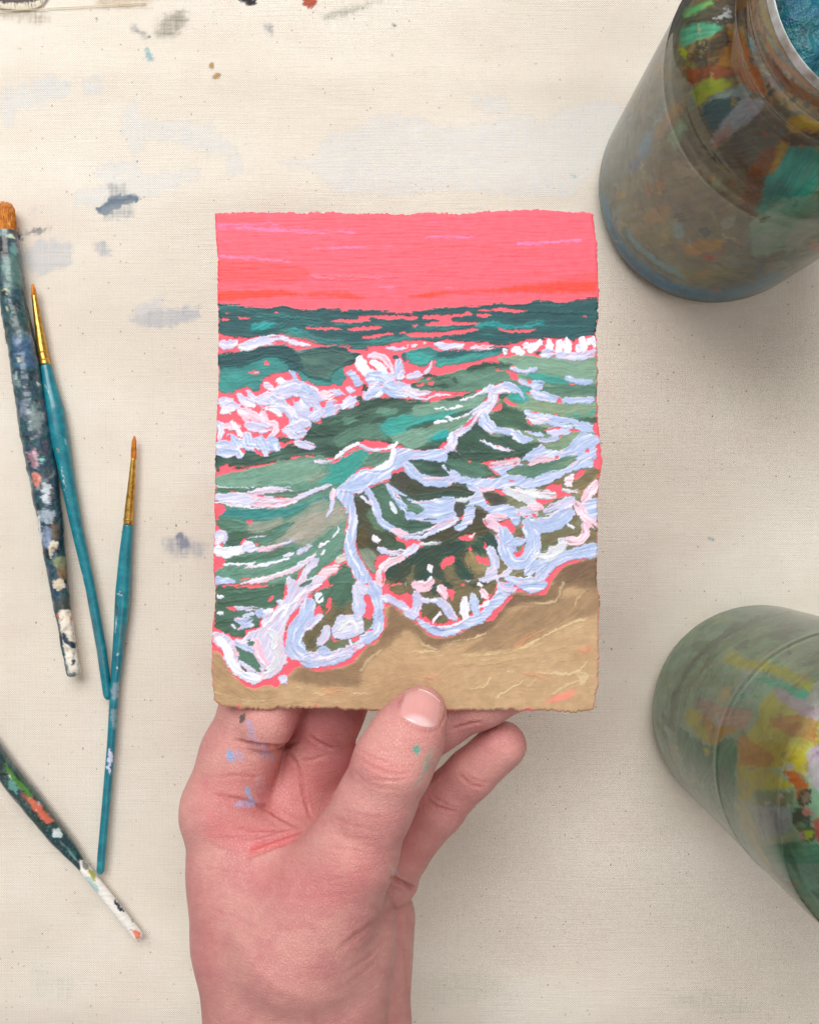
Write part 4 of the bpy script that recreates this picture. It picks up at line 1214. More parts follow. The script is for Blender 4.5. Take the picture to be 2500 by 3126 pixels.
TEXT['CREASES'] = '''0.9 9 .55: 300,258 420,285 520,292 600,262
0.5 8 .4: 500,290 560,330 590,380 610,470 630,560 650,610
0.35 7 .25: 590,350 640,350 700,330
0.3 7 .3: 230,425 330,412 430,425
0.8 10 .4: 205,500 330,522 440,550 530,608 600,640
0.7 9 .5: 610,655 480,695 380,740
0.4 8 .4: 590,690 450,740 340,790
0.4 7 .45: 600,645 450,655 300,648
0.3 7 .3: 560,650 400,690 240,690
0.4 6 .4: 850,335 930,385 1010,412 1085,400
0.32 6 .3: 870,310 950,350 1040,385
0.32 6 .3: 890,425 990,440 1070,430
0.18 6 .2: 830,400 930,470 1040,480
0.2 5 .2: 930,260 950,300 1000,310
0.15 5 .2: 1010,290 1060,330 1080,370
0.5 7 .5: 1290,405 1340,452 1405,468
0.3 6 .35: 1310,400 1370,440 1420,450
0.6 7 .5: 1150,515 1200,556 1285,575
0.35 6 .3: 1170,500 1230,540 1290,560
0.5 8 .4: 630,235 690,278 750,300
1.3 9 .6: 990,862 1050,890 1105,918
0.4 14 .2: 1010,955 960,1040 880,1095 760,1185
0.16 9 .12: 1005,1010 910,1110 800,1180
0.14 9 .1: 985,1130 880,1230 780,1290
0.12 9 .1: 960,1200 880,1280 780,1350
0.25 8 .15: 1040,1130 1070,1250 1060,1400
0.2 8 .15: 1060,1000 1090,1100
0.18 6 .2: 740,600 850,640 950,660 ; 720,660 830,690 950,700 ; 690,720 800,740 900,760 ; 760,560 870,590 980,600
0.18 7 .12: 150,700 260,740 400,780 ; 130,820 260,830 380,850 ; 200,1000 320,1040 440,1100
0.15 6 .12: 560,900 700,880 830,860 ; 520,960 680,950 860,930
0.5 7 .4: 1250,215 1330,190 1400,178
0.4 5 .35: 1052,50 1034,90 1016,144
0.4 5 .35: 1010,140 1046,172 1100,208 1160,226 1212,206
0.35 5 .3: 1206,208 1234,155 1242,108
'''
def open_text(k): return TEXT[k]

rng = np.random.default_rng(11)
random.seed(4)

# ------------------------------------------------------------------ table top and floor
def m_table():
    t = NT('dark_table_wood'); v = t.coord()
    n = t.noise(9, 5, vec=t.scaled(v, (1, 9, 1)))
    t.p(Base_Color=t.ramp(n.outputs[0], [(0.3, (38, 26, 30)), (0.7, (66, 46, 44))]), Roughness=0.5)
    return t.m
def slab(name, x0, x1, y0, y1, z0, z1, mat, bev=0.004):
    bm = bmesh.new(); bmesh.ops.create_cube(bm, size=1)
    for q in bm.verts: q.co = ((x0 + x1) / 2 + q.co.x * (x1 - x0), (y0 + y1) / 2 + q.co.y * (y1 - y0), (z0 + z1) / 2 + q.co.z * (z1 - z0))
    bmesh.ops.bevel(bm, geom=bm.edges[:], offset=bev, segments=2, affect='EDGES')
    me = bpy.data.meshes.new(name); bm.to_mesh(me); bm.free(); me.materials.append(mat)
    o = bpy.data.objects.new(name, me); COL.objects.link(o); o['kind'] = 'structure'
    return o
slab('table', -0.6, 0.6, -0.232, 0.6, -0.035, -0.004, m_table())
def m_floor():
    t = NT('floor_board'); n = t.noise(4, 4, vec=t.coord())
    t.p(Base_Color=t.ramp(n.outputs[0], [(0.3, (120, 98, 80)), (0.7, (150, 126, 104))]), Roughness=0.6)
    return t.m
slab('floor', -2, 2, -2, 2, -0.78, -0.75, m_floor())

# ------------------------------------------------------------------ canvas drop cloth
CANVAS_STAINS = open_text('CANVAS')
xs = np.concatenate([np.linspace(-0.5, -0.17, 30)[:-1], np.arange(-0.17, 0.17, 0.00068), np.linspace(0.17, 0.5, 30)])
def edge_y(x):
    u = CX + x / CAM_H * F_PX
    left = 1563 - 20 - 5 * np.sin(u / 37.0)
    f = 1 / (1 + np.exp((u - 150) / 10))
    v = left * f + (1563 + 46 + 6 * np.sin(u / 150)) * (1 - f)
    return v * CAM_H / F_PX
ts = np.concatenate([np.linspace(0, 0.38, 40)[:-1], np.linspace(0.38, 1, 640)])
NX, NY = len(xs), len(ts)
Xg = np.repeat(xs[:, None], NY, 1)
ye = edge_y(xs)[:, None]
yb = -0.45
Yg = yb + (ye - yb) * ts[None, :]
Yg = np.where(Yg < 0.15, yb + (0.205 - yb) * ts[None, :] * 1.0, Yg) if False else Yg
und = 0.0011 * (fbm(Xg * 4, Yg * 17, 3, 2) - 0.5) + 0.0007 * (fbm(Xg * 14, Yg * 22, 8, 2) - 0.5)
und += 0.0007 * np.exp(-((Yg - 0.128 - 0.03 * Xg) / 0.010) ** 2) + 0.0006 * np.exp(-((Yg - 0.172 + 0.02 * Xg) / 0.008) ** 2)
Zg = und
# the cloth bends down over the near edge of the table
s0 = -0.1885 + 0.003 * np.sin(Xg * 18)
dy = np.clip(s0 - Yg, 0, None); R = 0.09
ang = np.clip(dy / R, 0, math.pi / 2)
rest = np.clip(dy - R * math.pi / 2, 0, None)
Yg = np.where(dy > 0, s0 - R * np.sin(ang), Yg)
Zg = np.where(dy > 0, Zg - R * (1 - np.cos(ang)) - rest, Zg)
Vc = np.stack([Xg, Yg, Zg], -1).reshape(-1, 3)
stc = np.ones((len(Vc), 3)) * 0.5; cov = np.zeros(len(Vc))
px = w2px(Vc)
paint(px, stc, None, cov, CANVAS_STAINS, rough=7, soft=9, streak=0.1)
def m_canvas():
    t = NT('cotton_canvas'); v = t.coord()
    wob = t.noise(260, 2, vec=v)
    vv = t.n('ShaderNodeVectorMath', operation='MULTIPLY_ADD'); t.l(wob.outputs['Color'], vv.inputs[0]); vv.inputs[1].default_value = (0.0011, 0.0011, 0); t.l(v, vv.inputs[2])
    sp = t.n('ShaderNodeSeparateXYZ'); t.l(vv.outputs[0], sp.inputs[0])
    P = 0.00093
    a = t.math('SINE', t.math('MULTIPLY', sp.outputs[0], 2 * math.pi / P))
    b = t.math('SINE', t.math('MULTIPLY', sp.outputs[1], 2 * math.pi / (P * 0.92)))
    wv = t.math('MULTIPLY_ADD', t.math('MULTIPLY', a, b), 0.19, 0.5)
    fine = t.noise(2600, 2, vec=v)
    thread = t.noise(1, 3, vec=t.scaled(v, (60, 1500, 1)))
    thread2 = t.noise(1, 3, vec=t.scaled(v, (1300, 50, 1)))
    hh = t.math('ADD', wv, t.math('MULTIPLY', t.math('ADD', thread.outputs[0], thread2.outputs[0]), 0.62))
    hh = t.math('MULTIPLY_ADD', fine.outputs[0], 0.35, hh)
    big = t.noise(16, 4, vec=t.scaled(v, (0.6, 1.2, 1)))
    base = t.ramp(big.outputs[0], [(0.3, (226, 216, 203)), (0.5, (234, 225, 212)), (0.7, (240, 233, 222))])
    pink = t.noise(30, 3, vec=v)
    base = t.mix(t.math('MULTIPLY', t.ramp(pink.outputs[0], [(0.5, 0.0), (0.7, 1.0)]), 0.35), base, s2l((228, 211, 201)))
    base = t.mix(t.math('MULTIPLY', t.math('SUBTRACT', 1.16, hh), 0.72), base, s2l((150, 132, 110)))
    # seed flecks in the cotton
    vo = t.n('ShaderNodeTexVoronoi', feature='F1'); vo.inputs['Scale'].default_value = 260; t.l(t.scaled(v, (1.25, 0.8, 0.01)), vo.inputs['Vector'])
    pick = t.n('ShaderNodeSeparateColor'); t.l(vo.outputs['Color'], pick.inputs[0])
    rad = t.math('MULTIPLY', t.ramp(pick.outputs[0], [(0.60, 0.0), (1.0, 1.0)]), 0.105)
    fl = t.math('GREATER_THAN', rad, t.math('ADD', vo.outputs['Distance'], t.math('MULTIPLY', t.math('SUBTRACT', fine.outputs[0], 0.5), 0.1)))
    base = t.mix(t.math('MULTIPLY', fl, t.math('MULTIPLY_ADD', pick.outputs[1], 0.6, 0.25)), base, s2l((84, 70, 58)))
    vo2 = t.n('ShaderNodeTexVoronoi', feature='F1'); vo2.inputs['Scale'].default_value = 420; t.l(t.scaled(v, (1, 1, 0.01)), vo2.inputs['Vector'])
    pk2 = t.n('ShaderNodeSeparateColor'); t.l(vo2.outputs['Color'], pk2.inputs[0])
    fl2 = t.math('GREATER_THAN', t.math('MULTIPLY', t.ramp(pk2.outputs[0], [(0.6, 0.0), (1.0, 1.0)]), 0.16), vo2.outputs['Distance'])
    base = t.mix(t.math('MULTIPLY', fl2, 0.5), base, s2l((110, 92, 76)))
    st = t.attr('paint')
    dryb = t.math('ADD', t.math('MULTIPLY', st.outputs['Alpha'], 2.4), t.math('SUBTRACT', t.math('MULTIPLY', hh, 2.4), 3.58))
    cl = t.n('ShaderNodeClamp'); t.l(dryb, cl.inputs[0])
    f = t.math('ADD', t.math('MULTIPLY', cl.outputs[0], 0.75), t.math('MULTIPLY', st.outputs['Alpha'], 0.22))
    f = t.math('MULTIPLY', f, t.ramp(st.outputs['Alpha'], [(0.0, 0.0), (0.05, 1.0)]))
    t.p(Base_Color=t.mix(f, base, st.outputs['Color']), Roughness=0.92, Normal=t.bump(hh, 1.0, 0.0006))
    t.b.inputs['Specular IOR Level'].default_value = 0.2
    t.b.inputs['Sheen Weight'].default_value = 0.08
    return t.m
M_canvas = m_canvas()
cloth = link_mesh('canvas_cloth', Vc, grid_faces(NX, NY), M_canvas)
set_col(cloth, stc, alpha=cov)
tag(cloth, 'cream cotton canvas drop cloth with faint paint smudges spread under the brushes and jars', 'drop cloth')

def tube(pts, rad, n=10, cap=True, seed=None, crust=0.0, up=(0, 0, 1), cuton=None):
    """round tube along points; returns verts, quad faces list"""
    pts = np.asarray(pts, float); rad = np.asarray(rad, float)
    T = np.gradient(pts, axis=0); T /= np.linalg.norm(T, axis=1)[:, None] + 1e-12
    up = np.asarray(up, float)
    S = np.cross(T, up); S /= np.linalg.norm(S, axis=1)[:, None] + 1e-12
    U = np.cross(S, T)
    th = np.arange(n) * 2 * math.pi / n
    rr = rad[:, None] * np.ones(n)[None, :]
    if crust:
        L = np.concatenate([[0], np.cumsum(np.linalg.norm(np.diff(pts, axis=0), axis=1))])
        A, B = np.meshgrid(L * 1000, th * 3.0, indexing='ij')
        f = 0.5 - 0.5 * np.cos(th)[None, :]
        cw = np.ones(len(pts))[:, None] if cuton is None else np.clip((cuton - np.linspace(0, 1, len(pts))) * 30, 0.05, 1)[:, None]
        rr = rr + cw * crust * (fbm(A / 3.4, np.abs(B - 9.42) / 1.6, seed, 4) - 0.42) * (rad[:, None] > 0.0008)
    V = pts[:, None, :] + rr[:, :, None] * (np.cos(th)[None, :, None] * S[:, None, :] + np.sin(th)[None, :, None] * U[:, None, :])
    m = len(pts)
    F = [(i * n + j, i * n + (j + 1) % n, (i + 1) * n + (j + 1) % n, (i + 1) * n + j) for i in range(m - 1) for j in range(n)]
    V = V.reshape(-1, 3)
    return V, np.array(F)

def join(parts):
    V = []; F = []; o = 0
    for v, f in parts:
        V.append(v); F.append(np.asarray(f) + o); o += len(v)
    return np.concatenate(V), np.concatenate(F)

# frayed hem at the upper left
fr = []
for k in range(330):
    u = -420 + k * 1.74 + random.uniform(-1.2, 1.2)
    x = (u - CX) * CAM_H / F_PX
    y = float(edge_y(np.array([x]))[0])
    ln = random.uniform(0.0011, 0.0024)
    a = random.uniform(-0.5, 0.5)
    p = [(x, y - 0.0007, 0.0006), (x + a * ln * .3, y + ln * .3, 0.0012), (x + a * ln * .7, y + ln * .7, 0.0011), (x + a * ln * 1.1, y + ln, random.uniform(0.0, 0.0008))]
    fr.append(tube(p, [0.00018, 0.00017, 0.00014, 0.00006], 5))
V, F = join(fr)
t = NT('cotton_thread'); t.p(Base_Color=(*s2l((226, 216, 198)), 1), Roughness=0.9)
M_thread = t.m
o = link_mesh('frayed_fringe', V, F, M_thread, cloth); o['kind'] = 'stuff'
# running stitches beside the hem
stt = []
for k in range(70):
    u = -60 + k * 7.2
    v = 30 - 0.052 * max(u, 0) + (2 if u < 140 else 0)
    x0, y0, _ = px2w(u, v, 0.0007); x1, y1, _ = px2w(u + 5.2, v - 0.25, 0.0007)
    stt.append(tube([(x0, y0, 0.0001), (x0 * .7 + x1 * .3, y0 * .7 + y1 * .3, 0.0007), (x0 * .3 + x1 * .7, y0 * .3 + y1 * .7, 0.0007), (x1, y1, 0.0001)], [0.00012, 0.00016, 0.00016, 0.00012], 5))
V, F = join(stt)
t = NT('seam_thread'); t.p(Base_Color=(*s2l((236, 222, 188)), 1), Roughness=0.8)
o = link_mesh('seam_stitches', V, F, t.m, cloth); o['kind'] = 'stuff'

# ------------------------------------------------------------------ jars
def lathe(name, prof, n, mat, parent, sub=1):
    prof = np.array(prof, float) / 1000.0
    if sub > 1:
        seg = np.linalg.norm(np.diff(prof, axis=0), axis=1); L = np.concatenate([[0], np.cumsum(seg)])
        q = np.linspace(0, L[-1], sub); prof = np.stack([np.interp(q, L, prof[:, 0]), np.interp(q, L, prof[:, 1])], 1)
    th = np.arange(n) * 2 * math.pi / n
    V = np.stack([np.cos(th)[:, None] * prof[None, :, 0], np.sin(th)[:, None] * prof[None, :, 0], np.repeat(prof[None, :, 1], n, 0)], -1).reshape(-1, 3)
    return link_mesh(name, V, grid_faces(n, len(prof), True), mat, parent), prof, th

def smooth_prof(p, n=3):
    return [tuple(q) for q in chaikin(np.array(p, float), False, n)]

def m_glass(tint, name, edge=0.4):
    t = NT(name); nt = t.t
    tr = t.n('ShaderNodeBsdfTransparent'); tr.inputs[0].default_value = (*tint, 1)
    gl = t.n('ShaderNodeBsdfGlossy'); gl.inputs['Roughness'].default_value = 0.015
    v = t.coord(); n = t.noise(45, 2, vec=v)
    bp = t.bump(n.outputs[0], 0.06, 0.004); t.l(bp, gl.inputs['Normal'])
    df = t.n('ShaderNodeBsdfDiffuse'); df.inputs[0].default_value = (*s2l((186, 198, 188)), 1)
    fr = t.n('ShaderNodeFresnel'); fr.inputs[0].default_value = 1.6
    m1 = t.n('ShaderNodeMixShader'); smear = t.noise(60, 4, vec=t.scaled(v, (1, 1, 0.4)))
    lw = t.n('ShaderNodeLayerWeight'); lw.inputs[0].default_value = 0.5
    hz = t.math('ADD', t.math('MULTIPLY', t.ramp(smear.outputs[0], [(0.35, 0.0), (0.75, 1.0)]), 0.035), t.math('MULTIPLY', t.math('POWER', lw.outputs['Facing'], 3.0), edge))  # smears, plus edge reflection put in as pale diffuse haze at grazing angles
    t.l(hz, m1.inputs[0]); t.l(tr.outputs[0], m1.inputs[1]); t.l(df.outputs[0], m1.inputs[2])
    m2 = t.n('ShaderNodeMixShader'); t.l(fr.outputs[0], m2.inputs[0]); t.l(m1.outputs[0], m2.inputs[1]); t.l(gl.outputs[0], m2.inputs[2])
    t.l(m2.outputs[0], t.out.inputs[0])
    return t.m

def m_jarpaint(name):
    t = NT(name); v = t.coord(); a = t.attr('paint')
    n1 = t.noise(140, 5, 0.65, vec=v); n2 = t.noise(700, 3, vec=v)
    c = t.mix(t.math('MULTIPLY', t.ramp(n1.outputs[0], [(0.45, 0.0), (0.62, 1.0)]), 0.25), a.outputs['Color'], s2l((70, 66, 56)))
    c = t.mix(t.math('MULTIPLY', t.ramp(n2.outputs[0], [(0.6, 0.0), (0.72, 1.0)]), 0.22), c, s2l((196, 190, 170)))
    t.p(Base_Color=c, Roughness=0.24, Normal=t.bump(n1.outputs[0], 0.3, 0.0012))
    tr = t.n('ShaderNodeBsdfTransparent')
    mx = t.n('ShaderNodeMixShader'); 
    t.l(a.outputs['Alpha'], mx.inputs[0]); t.l(tr.outputs[0], mx.inputs[1]); t.l(t.b.outputs[0], mx.inputs[2])
    t.l(mx.outputs[0], t.out.inputs[0])
    return t.m

def jar(label, loc, outer, inner, rimprof, strokes, basefn, glass, extra=None, gain=1.0):
    root = thing('glass_jar', label, 'jar', loc, 'paint-smeared glass jars')
    g, _, _ = lathe('glass_wall', smooth_prof(outer), 96, glass, root)
    nt_, nz_ = 600, 340
    p, prof, th = lathe('paint_residue', smooth_prof(inner), nt_, m_jarpaint('jar_paint'), root, nz_)
    me = p.data; N = len(me.vertices)
    co = np.empty(N * 3, np.float32); me.vertices.foreach_get('co', co); co = co.reshape(-1, 3)
    nr = np.empty(N * 3, np.float32); me.vertices.foreach_get('normal', nr); nr = nr.reshape(-1, 3)
    W = co + np.array(loc)
    TH = np.repeat(th, nz_); Z = co[:, 2] * 1000
    col, al = basefn(TH, Z)
    hg = np.zeros(N)
    out = np.stack([np.cos(TH), np.sin(TH)], 1)
    view = np.array([0, 0, CAM_H]) - W
    facing = (nr * view).sum(1)
    if (nr[:, :2] * out).sum(1).mean() < 0: facing = -facing
    m = np.nonzero(facing > 0)[0]
    c2 = col[m].copy(); a2 = al[m].copy(); h2 = np.zeros(len(m))
    pp = w2px(W[m])
    paint(pp, c2, h2, a2, strokes, rough=4, soft=6.0, streak=0.26, seed=31)
    col[m] = c2; al[m] = np.maximum(al[m], a2); hg[m] = h2
    ringy = fbm(TH * 2.2 + 0.02 * Z, Z / 0.9, 301, 3); veil = fbm(TH * 5, Z / 12, 302, 3); scr = fbm(TH * 46, Z / 7, 303, 2)
    pale = np.clip((ringy - 0.56) * 4, 0, 1) * np.clip((veil - 0.42) * 4, 0, 1) * 0.38 + np.clip((scr - 0.68) * 6, 0, 1) * 0.3
    col += (s2l((168, 172, 158)) / gain - col) * np.clip(pale, 0, 0.5)[:, None]
    dk = np.clip((fbm(TH * 9, Z / 3, 304, 4) - 0.56) * 6, 0, 1) * np.clip((fbm(TH * 3, Z / 15, 305, 2) - 0.45) * 5, 0, 1) * 0.45
    col += (s2l((58, 52, 42)) / gain - col) * dk[:, None]
    lumpy = 0.5 * (fbm(TH * 11, Z / 4.0, 205, 3) - 0.5) + 0.9 * np.clip(fbm(TH * 20, Z / 2.4, 206, 3) - 0.58, 0, 1)
    inw = (hg * 0.7 + lumpy * 0.5) / 1000.0
    rad_ = np.hypot(co[:, 0], co[:, 1]); sc2 = np.where(Z > 5, (rad_ - np.clip(inw, -0.0001, 0.0009)) / np.maximum(rad_, 1e-6), 1)
    co[:, 0] *= sc2; co[:, 1] *= sc2
    me.vertices.foreach_set('co', co.ravel()); me.update()
    col = col.mean(1, keepdims=True) + (col - col.mean(1, keepdims=True)) * 1.3
    set_col(p, np.clip(col * gain, 0.004, 0.9), alpha=np.clip(al, 0, 1))
    r, _, _ = lathe('jar_rim', smooth_prof(rimprof, 2), 96, extra or M_rim, root)
    return root
t = NT('rim_glass'); n = t.noise(160, 3, vec=t.coord())
t.p(Base_Color=t.ramp(n.outputs[0], [(0.3, (120, 104, 80)), (0.5, (176, 180, 178)), (0.65, (214, 220, 226))]), Roughness=0.12, Coat_Weight=1.0, Coat_Roughness=0.03)
M_rim = t.m

def pal_noise(TH, Z, cols, sa, sz, seed):
    n = fbm(TH * sa, Z / sz, seed, 3); n = np.clip((n - 0.25) * 2.0, 0, 0.999)
    c = np.array([s2l(q) for q in cols]); k = n * (len(cols) - 1); i = k.astype(int); f = k - i
    f = np.clip((f - 0.3) * 2.5, 0, 1)[:, None]
    return c[i] * (1 - f) + c[np.minimum(i + 1, len(cols) - 1)] * f
def base1(TH, Z):
    c = pal_noise(TH, Z, [(84, 82, 70), (112, 108, 92), (120, 122, 110), (104, 92, 70), (126, 128, 118)], 5, 14, 4)
    up = np.clip((Z - 88) / 14, 0, 1)[:, None]
    c = c * (1 - up) + pal_noise(TH, Z, [(70, 48, 30), (120, 84, 44), (96, 84, 62), (150, 118, 72), (60, 50, 44)], 9, 6, 9) * up
    lo = np.clip((12 - Z) / 5, 0, 1)[:, None]
    c = c * (1 - lo) + s2l((72, 104, 112)) * lo
    st = fbm(TH * 3, Z / 30, 14, 3)
    return c, np.clip(0.92 + (st - 0.5) * 0.8, 0.5, 1) * (Z > 0.2)
def base2(TH, Z):
    c = pal_noise(TH, Z, [(142, 168, 146), (154, 180, 158), (132, 160, 140), (160, 176, 146)], 3, 12, 24)
    st = fbm(TH * 3, Z / 20, 34, 3)
    return c, np.clip(0.96 + (st - 0.5) * 0.4, 0.7, 1) * (Z > 0.2)
def dabs(tile, n, cols, x0, x1, y0, y1, seed, lo_, hi_):
    r = random.Random(seed); out = '@%s\n' % tile
    for _ in range(n):
        x, y = r.uniform(x0, x1), r.uniform(y0, y1); a = r.uniform(-0.5, 1.9); L = r.uniform(lo_, hi_); wd = L * r.uniform(0.25, 0.7)
        out += 'S %s %d %d o=%.2f s=%d r=6 d=%.2f : %d,%d %d,%d %d,%d\n' % (r.choice(cols), wd, wd * r.uniform(.4, 1), r.uniform(.35, .85), r.choice((3, 5, 8)), r.choice((0, .2, .35)),
            x, y, x + L * .5 * math.cos(a) + r.uniform(-12, 12), y + L * .5 * math.sin(a), x + L * math.cos(a), y + L * math.sin(a))
    return out
J1S = dabs('J1', 150, ['B8803C', '8A5A30', '3A3A34', '6A8A80', 'A09878', '5A6A80', 'A8603A', '7A7A50', '2C4440', '9AA8A0', '8C7A58'], 280, 1720, 380, 1960, 5, 30, 150)
J1S += dabs('J1', 60, ['C87820', '7A3E18', '2E241E', 'D09A40', '5A3418', '8A9030'], 780, 1400, -20, 640, 6, 30, 120)
J1S += open_text('JAR1')
J1S += dabs('J1', 70, ['C89858', '3A342C', '8FA6A4', '5A7484', 'B4AC8C', 'B05A34'], 300, 1700, 300, 1960, 8, 14, 60)
J2S = dabs('J2', 80, ['A8B49C', '7E9078', 'B8C0A8', '8FA890', 'C0BC90', '6C8068'], 200, 1180, 200, 1900, 7, 40, 170)
J2S += open_text('JAR2')  # the lilac-white patch at the right is window glare painted into the colour
J2S += dabs('J2', 60, ['D8D0A0', '5E7458', 'C8C060', 'B4C4B8', 'C89070', '40624E'], 330, 1180, 350, 1800, 9, 12, 60)
out1 = [(0, 0.3), (34, 0.3), (42, 0.6), (45.2, 4), (45.2, 14), (45.2, 60), (45.1, 86.5), (45.35, 87.6), (45.35, 88.4), (45.1, 89.4), (44.4, 95), (40.6, 103), (35.8, 108), (34.2, 112), (34.2, 115), (36.2, 116.5), (36.2, 118.5), (34.6, 120), (34.6, 123), (35.9, 124.5), (34.6, 126.5), (34.6, 131)]
in1 = [(0, 0.7), (34, 0.7), (41.8, 1.0), (44.5, 4.4), (44.5, 12), (44.0, 60), (43.8, 87), (42.8, 94.5), (39.0, 102.5), (34.4, 107.2), (32.8, 111), (32.8, 120), (33.3, 131.5)]
rim1 = [(34.6, 130.6), (34.5, 132.4), (34.1, 133.4), (33.7, 133.2), (33.5, 132.2), (33.4, 130.6)]
jar('tall glass jar at the top right, smeared inside with brown, orange and teal paint', (0.1185, 0.1264, 0), out1, in1, rim1, J1S, base1, m_glass((0.95, 0.98, 0.97), 'old_glass', 0.16), gain=2.7)
out2 = [(0, 0.3), (30, 0.3), (38, 0.6), (41.9, 5), (41.9, 14), (41.9, 40), (41.9, 71), (42.2, 72.4), (42.2, 74), (41.9, 75.4), (41.9, 108), (41.0, 114), (37.5, 121), (33.6, 126), (32.4, 130), (32.4, 141), (33.8, 143), (33.8, 145), (32.4, 147), (32.4, 150)]
in2 = [(0, 0.7), (32, 0.7), (38.0, 0.9), (41.4, 5.0), (41.4, 14), (41.2, 40), (41.0, 108), (40.0, 113.5), (36.5, 120.5), (32.6, 125.5), (31.2, 130), (31.0, 149)]
rim2 = [(32.5, 149.5), (32.2, 152), (31.6, 153), (30.8, 152.6), (30.5, 150), (30.5, 144)]
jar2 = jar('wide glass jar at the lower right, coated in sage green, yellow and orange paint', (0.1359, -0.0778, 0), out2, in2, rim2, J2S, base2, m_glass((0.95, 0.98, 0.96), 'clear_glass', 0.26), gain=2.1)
# ------------------------------------------------------------------ teal sludge in the tall jar
def m_sludge():
    t = NT('teal_sludge'); v = t.coord(); n = t.noise(110, 5, 0.65, vec=v); n2 = t.noise(500, 3, vec=v)
    c = t.ramp(n.outputs[0], [(0.3, (12, 44, 62)), (0.42, (14, 104, 116)), (0.52, (20, 90, 124)), (0.6, (40, 138, 110)), (0.72, (130, 180, 180))])
    t.p(Base_Color=c, Roughness=0.45, Normal=t.bump(t.math('ADD', n.outputs[0], t.math('MULTIPLY', n2.outputs[0], 0.3)), 0.8, 0.003))
    return t.m
n = 60; rr = np.linspace(0, 32.3, 24) / 1000; th = np.arange(n) * 2 * math.pi / n
Rg, Tg = np.meshgrid(rr, th, indexing='ij')
Xs = Rg * np.cos(Tg); Ys = Rg * np.sin(Tg)
Zs = 0.112 + 0.012 * (fbm(Xs * 120 + 9, Ys * 120 + 9, 77, 3) - 0.4)
V = np.stack([Xs, Ys, Zs], -1).reshape(-1, 3)
F = grid_faces(n, 24, True).tolist() if False else [(i * n + j, (i + 1) * n + j, (i + 1) * n + (j + 1) % n, i * n + (j + 1) % n) for i in range(23) for j in range(n)]
Zb = np.full(n, 0.108)
V = np.concatenate([V, np.stack([0.0323 * np.cos(th), 0.0323 * np.sin(th), Zb], 1)]); b0 = 24 * n
F += [(23 * n + j, b0 + j, b0 + (j + 1) % n, 23 * n + (j + 1) % n) for j in range(n)]
F = np.array(F)
o = link_mesh('paint_sludge', V, F, m_sludge()); o.location = (0.1185, 0.1270, 0)
tag(o, 'crusty teal and blue paint sludge in the mouth of the tall jar', 'paint')

# ------------------------------------------------------------------ brushes
def resample(keys, n):
    """keys: (u, v, width px) in the 1724-wide picture -> dense"""
    k = np.array(keys, float) * 1.0; k[:, :3] *= 2500 / 1724.0
    L = np.concatenate([[0], np.cumsum(np.linalg.norm(np.diff(k[:, :2], axis=0), axis=1))])
    q = np.linspace(0, L[-1], n)
    out = np.stack([np.interp(q, L, k[:, i]) for i in range(3)], 1)
    ker = np.ones(5) / 5
    if n > 40:
        for i in (2,):
            pad = np.pad(out[:, i], 2, mode='edge'); out[:, i] = np.convolve(pad, ker, 'valid')
    return out
def brush_part(name, keys, n, zc, mat, parent, seg=28, crust=0.0, seed=1, round0=0, round1=0, colfn=None, strokes=None, sq=1.0, cuton=None):
    k = resample(keys, n)
    d = CAM_H - zc
    P = np.array([px2w(u, v, zc) for u, v, _ in k]); r = k[:, 2] / 2 * d / F_PX
    for side, cnt in ((0, round0), (1, round1)):
        for i in range(cnt):
            f = math.sqrt(max(0.0, 1 - (1 - (i + 0.02) / cnt) ** 2))
            j = i if side == 0 else n - 1 - i
            r[j] = r[j] * max(f, 0.03)
    V, F = tube(P, r, seg, crust=crust, seed=seed, cuton=cuton)
    # close the ends
    V = np.concatenate([V, P[:1], P[-1:]]); a = len(V) - 2; b = a + 1; m = (n - 1) * seg
    caps = [(j, a, a, (j + 1) % seg) for j in range(seg)]
    F = [tuple(f) for f in F] + [(a, (j + 1) % seg, j) for j in range(seg)] + [(b, m + j, m + (j + 1) % seg) for j in range(seg)]
    if sq != 1.0: V[:, 2] = zc + (V[:, 2] - zc) * sq
    o = link_mesh(name, V, F, mat, parent)
    if colfn is not None or strokes is not None:
        pp = w2px(V)
        along = np.concatenate([np.repeat(np.arange(n) / (n - 1.0), seg), [0, 1]])
        col = colfn(along, V)
        al = np.zeros(len(V))
        if strokes: paint(pp, col, None, al, strokes, rough=3.5, soft=1.5, streak=0.15, seed=91)
        set_col(o, col, alpha=al)
    return o
def m_brushpaint(name, rough=0.35, coat=0.3, bump=0.5, grime=0.4):
    t = NT(name); v = t.coord(); a = t.attr('paint')
    n1 = t.noise(900, 4, 0.6, vec=v); n2 = t.noise(350, 3, vec=v)
    c = t.mix(t.math('MULTIPLY', t.ramp(n1.outputs[0], [(0.56, 0.0), (0.68, 1.0)]), 0.16), a.outputs['Color'], s2l((170, 190, 192)))
    c = t.mix(t.math('MULTIPLY', t.ramp(n2.outputs[0], [(0.35, 1.0), (0.5, 0.0)]), grime), c, s2l((24, 36, 42)))
    t.p(Base_Color=c, Roughness=rough, Coat_Weight=coat, Coat_Roughness=0.1, Normal=t.bump(n2.outputs[0], bump, 0.0006))
    return t.m
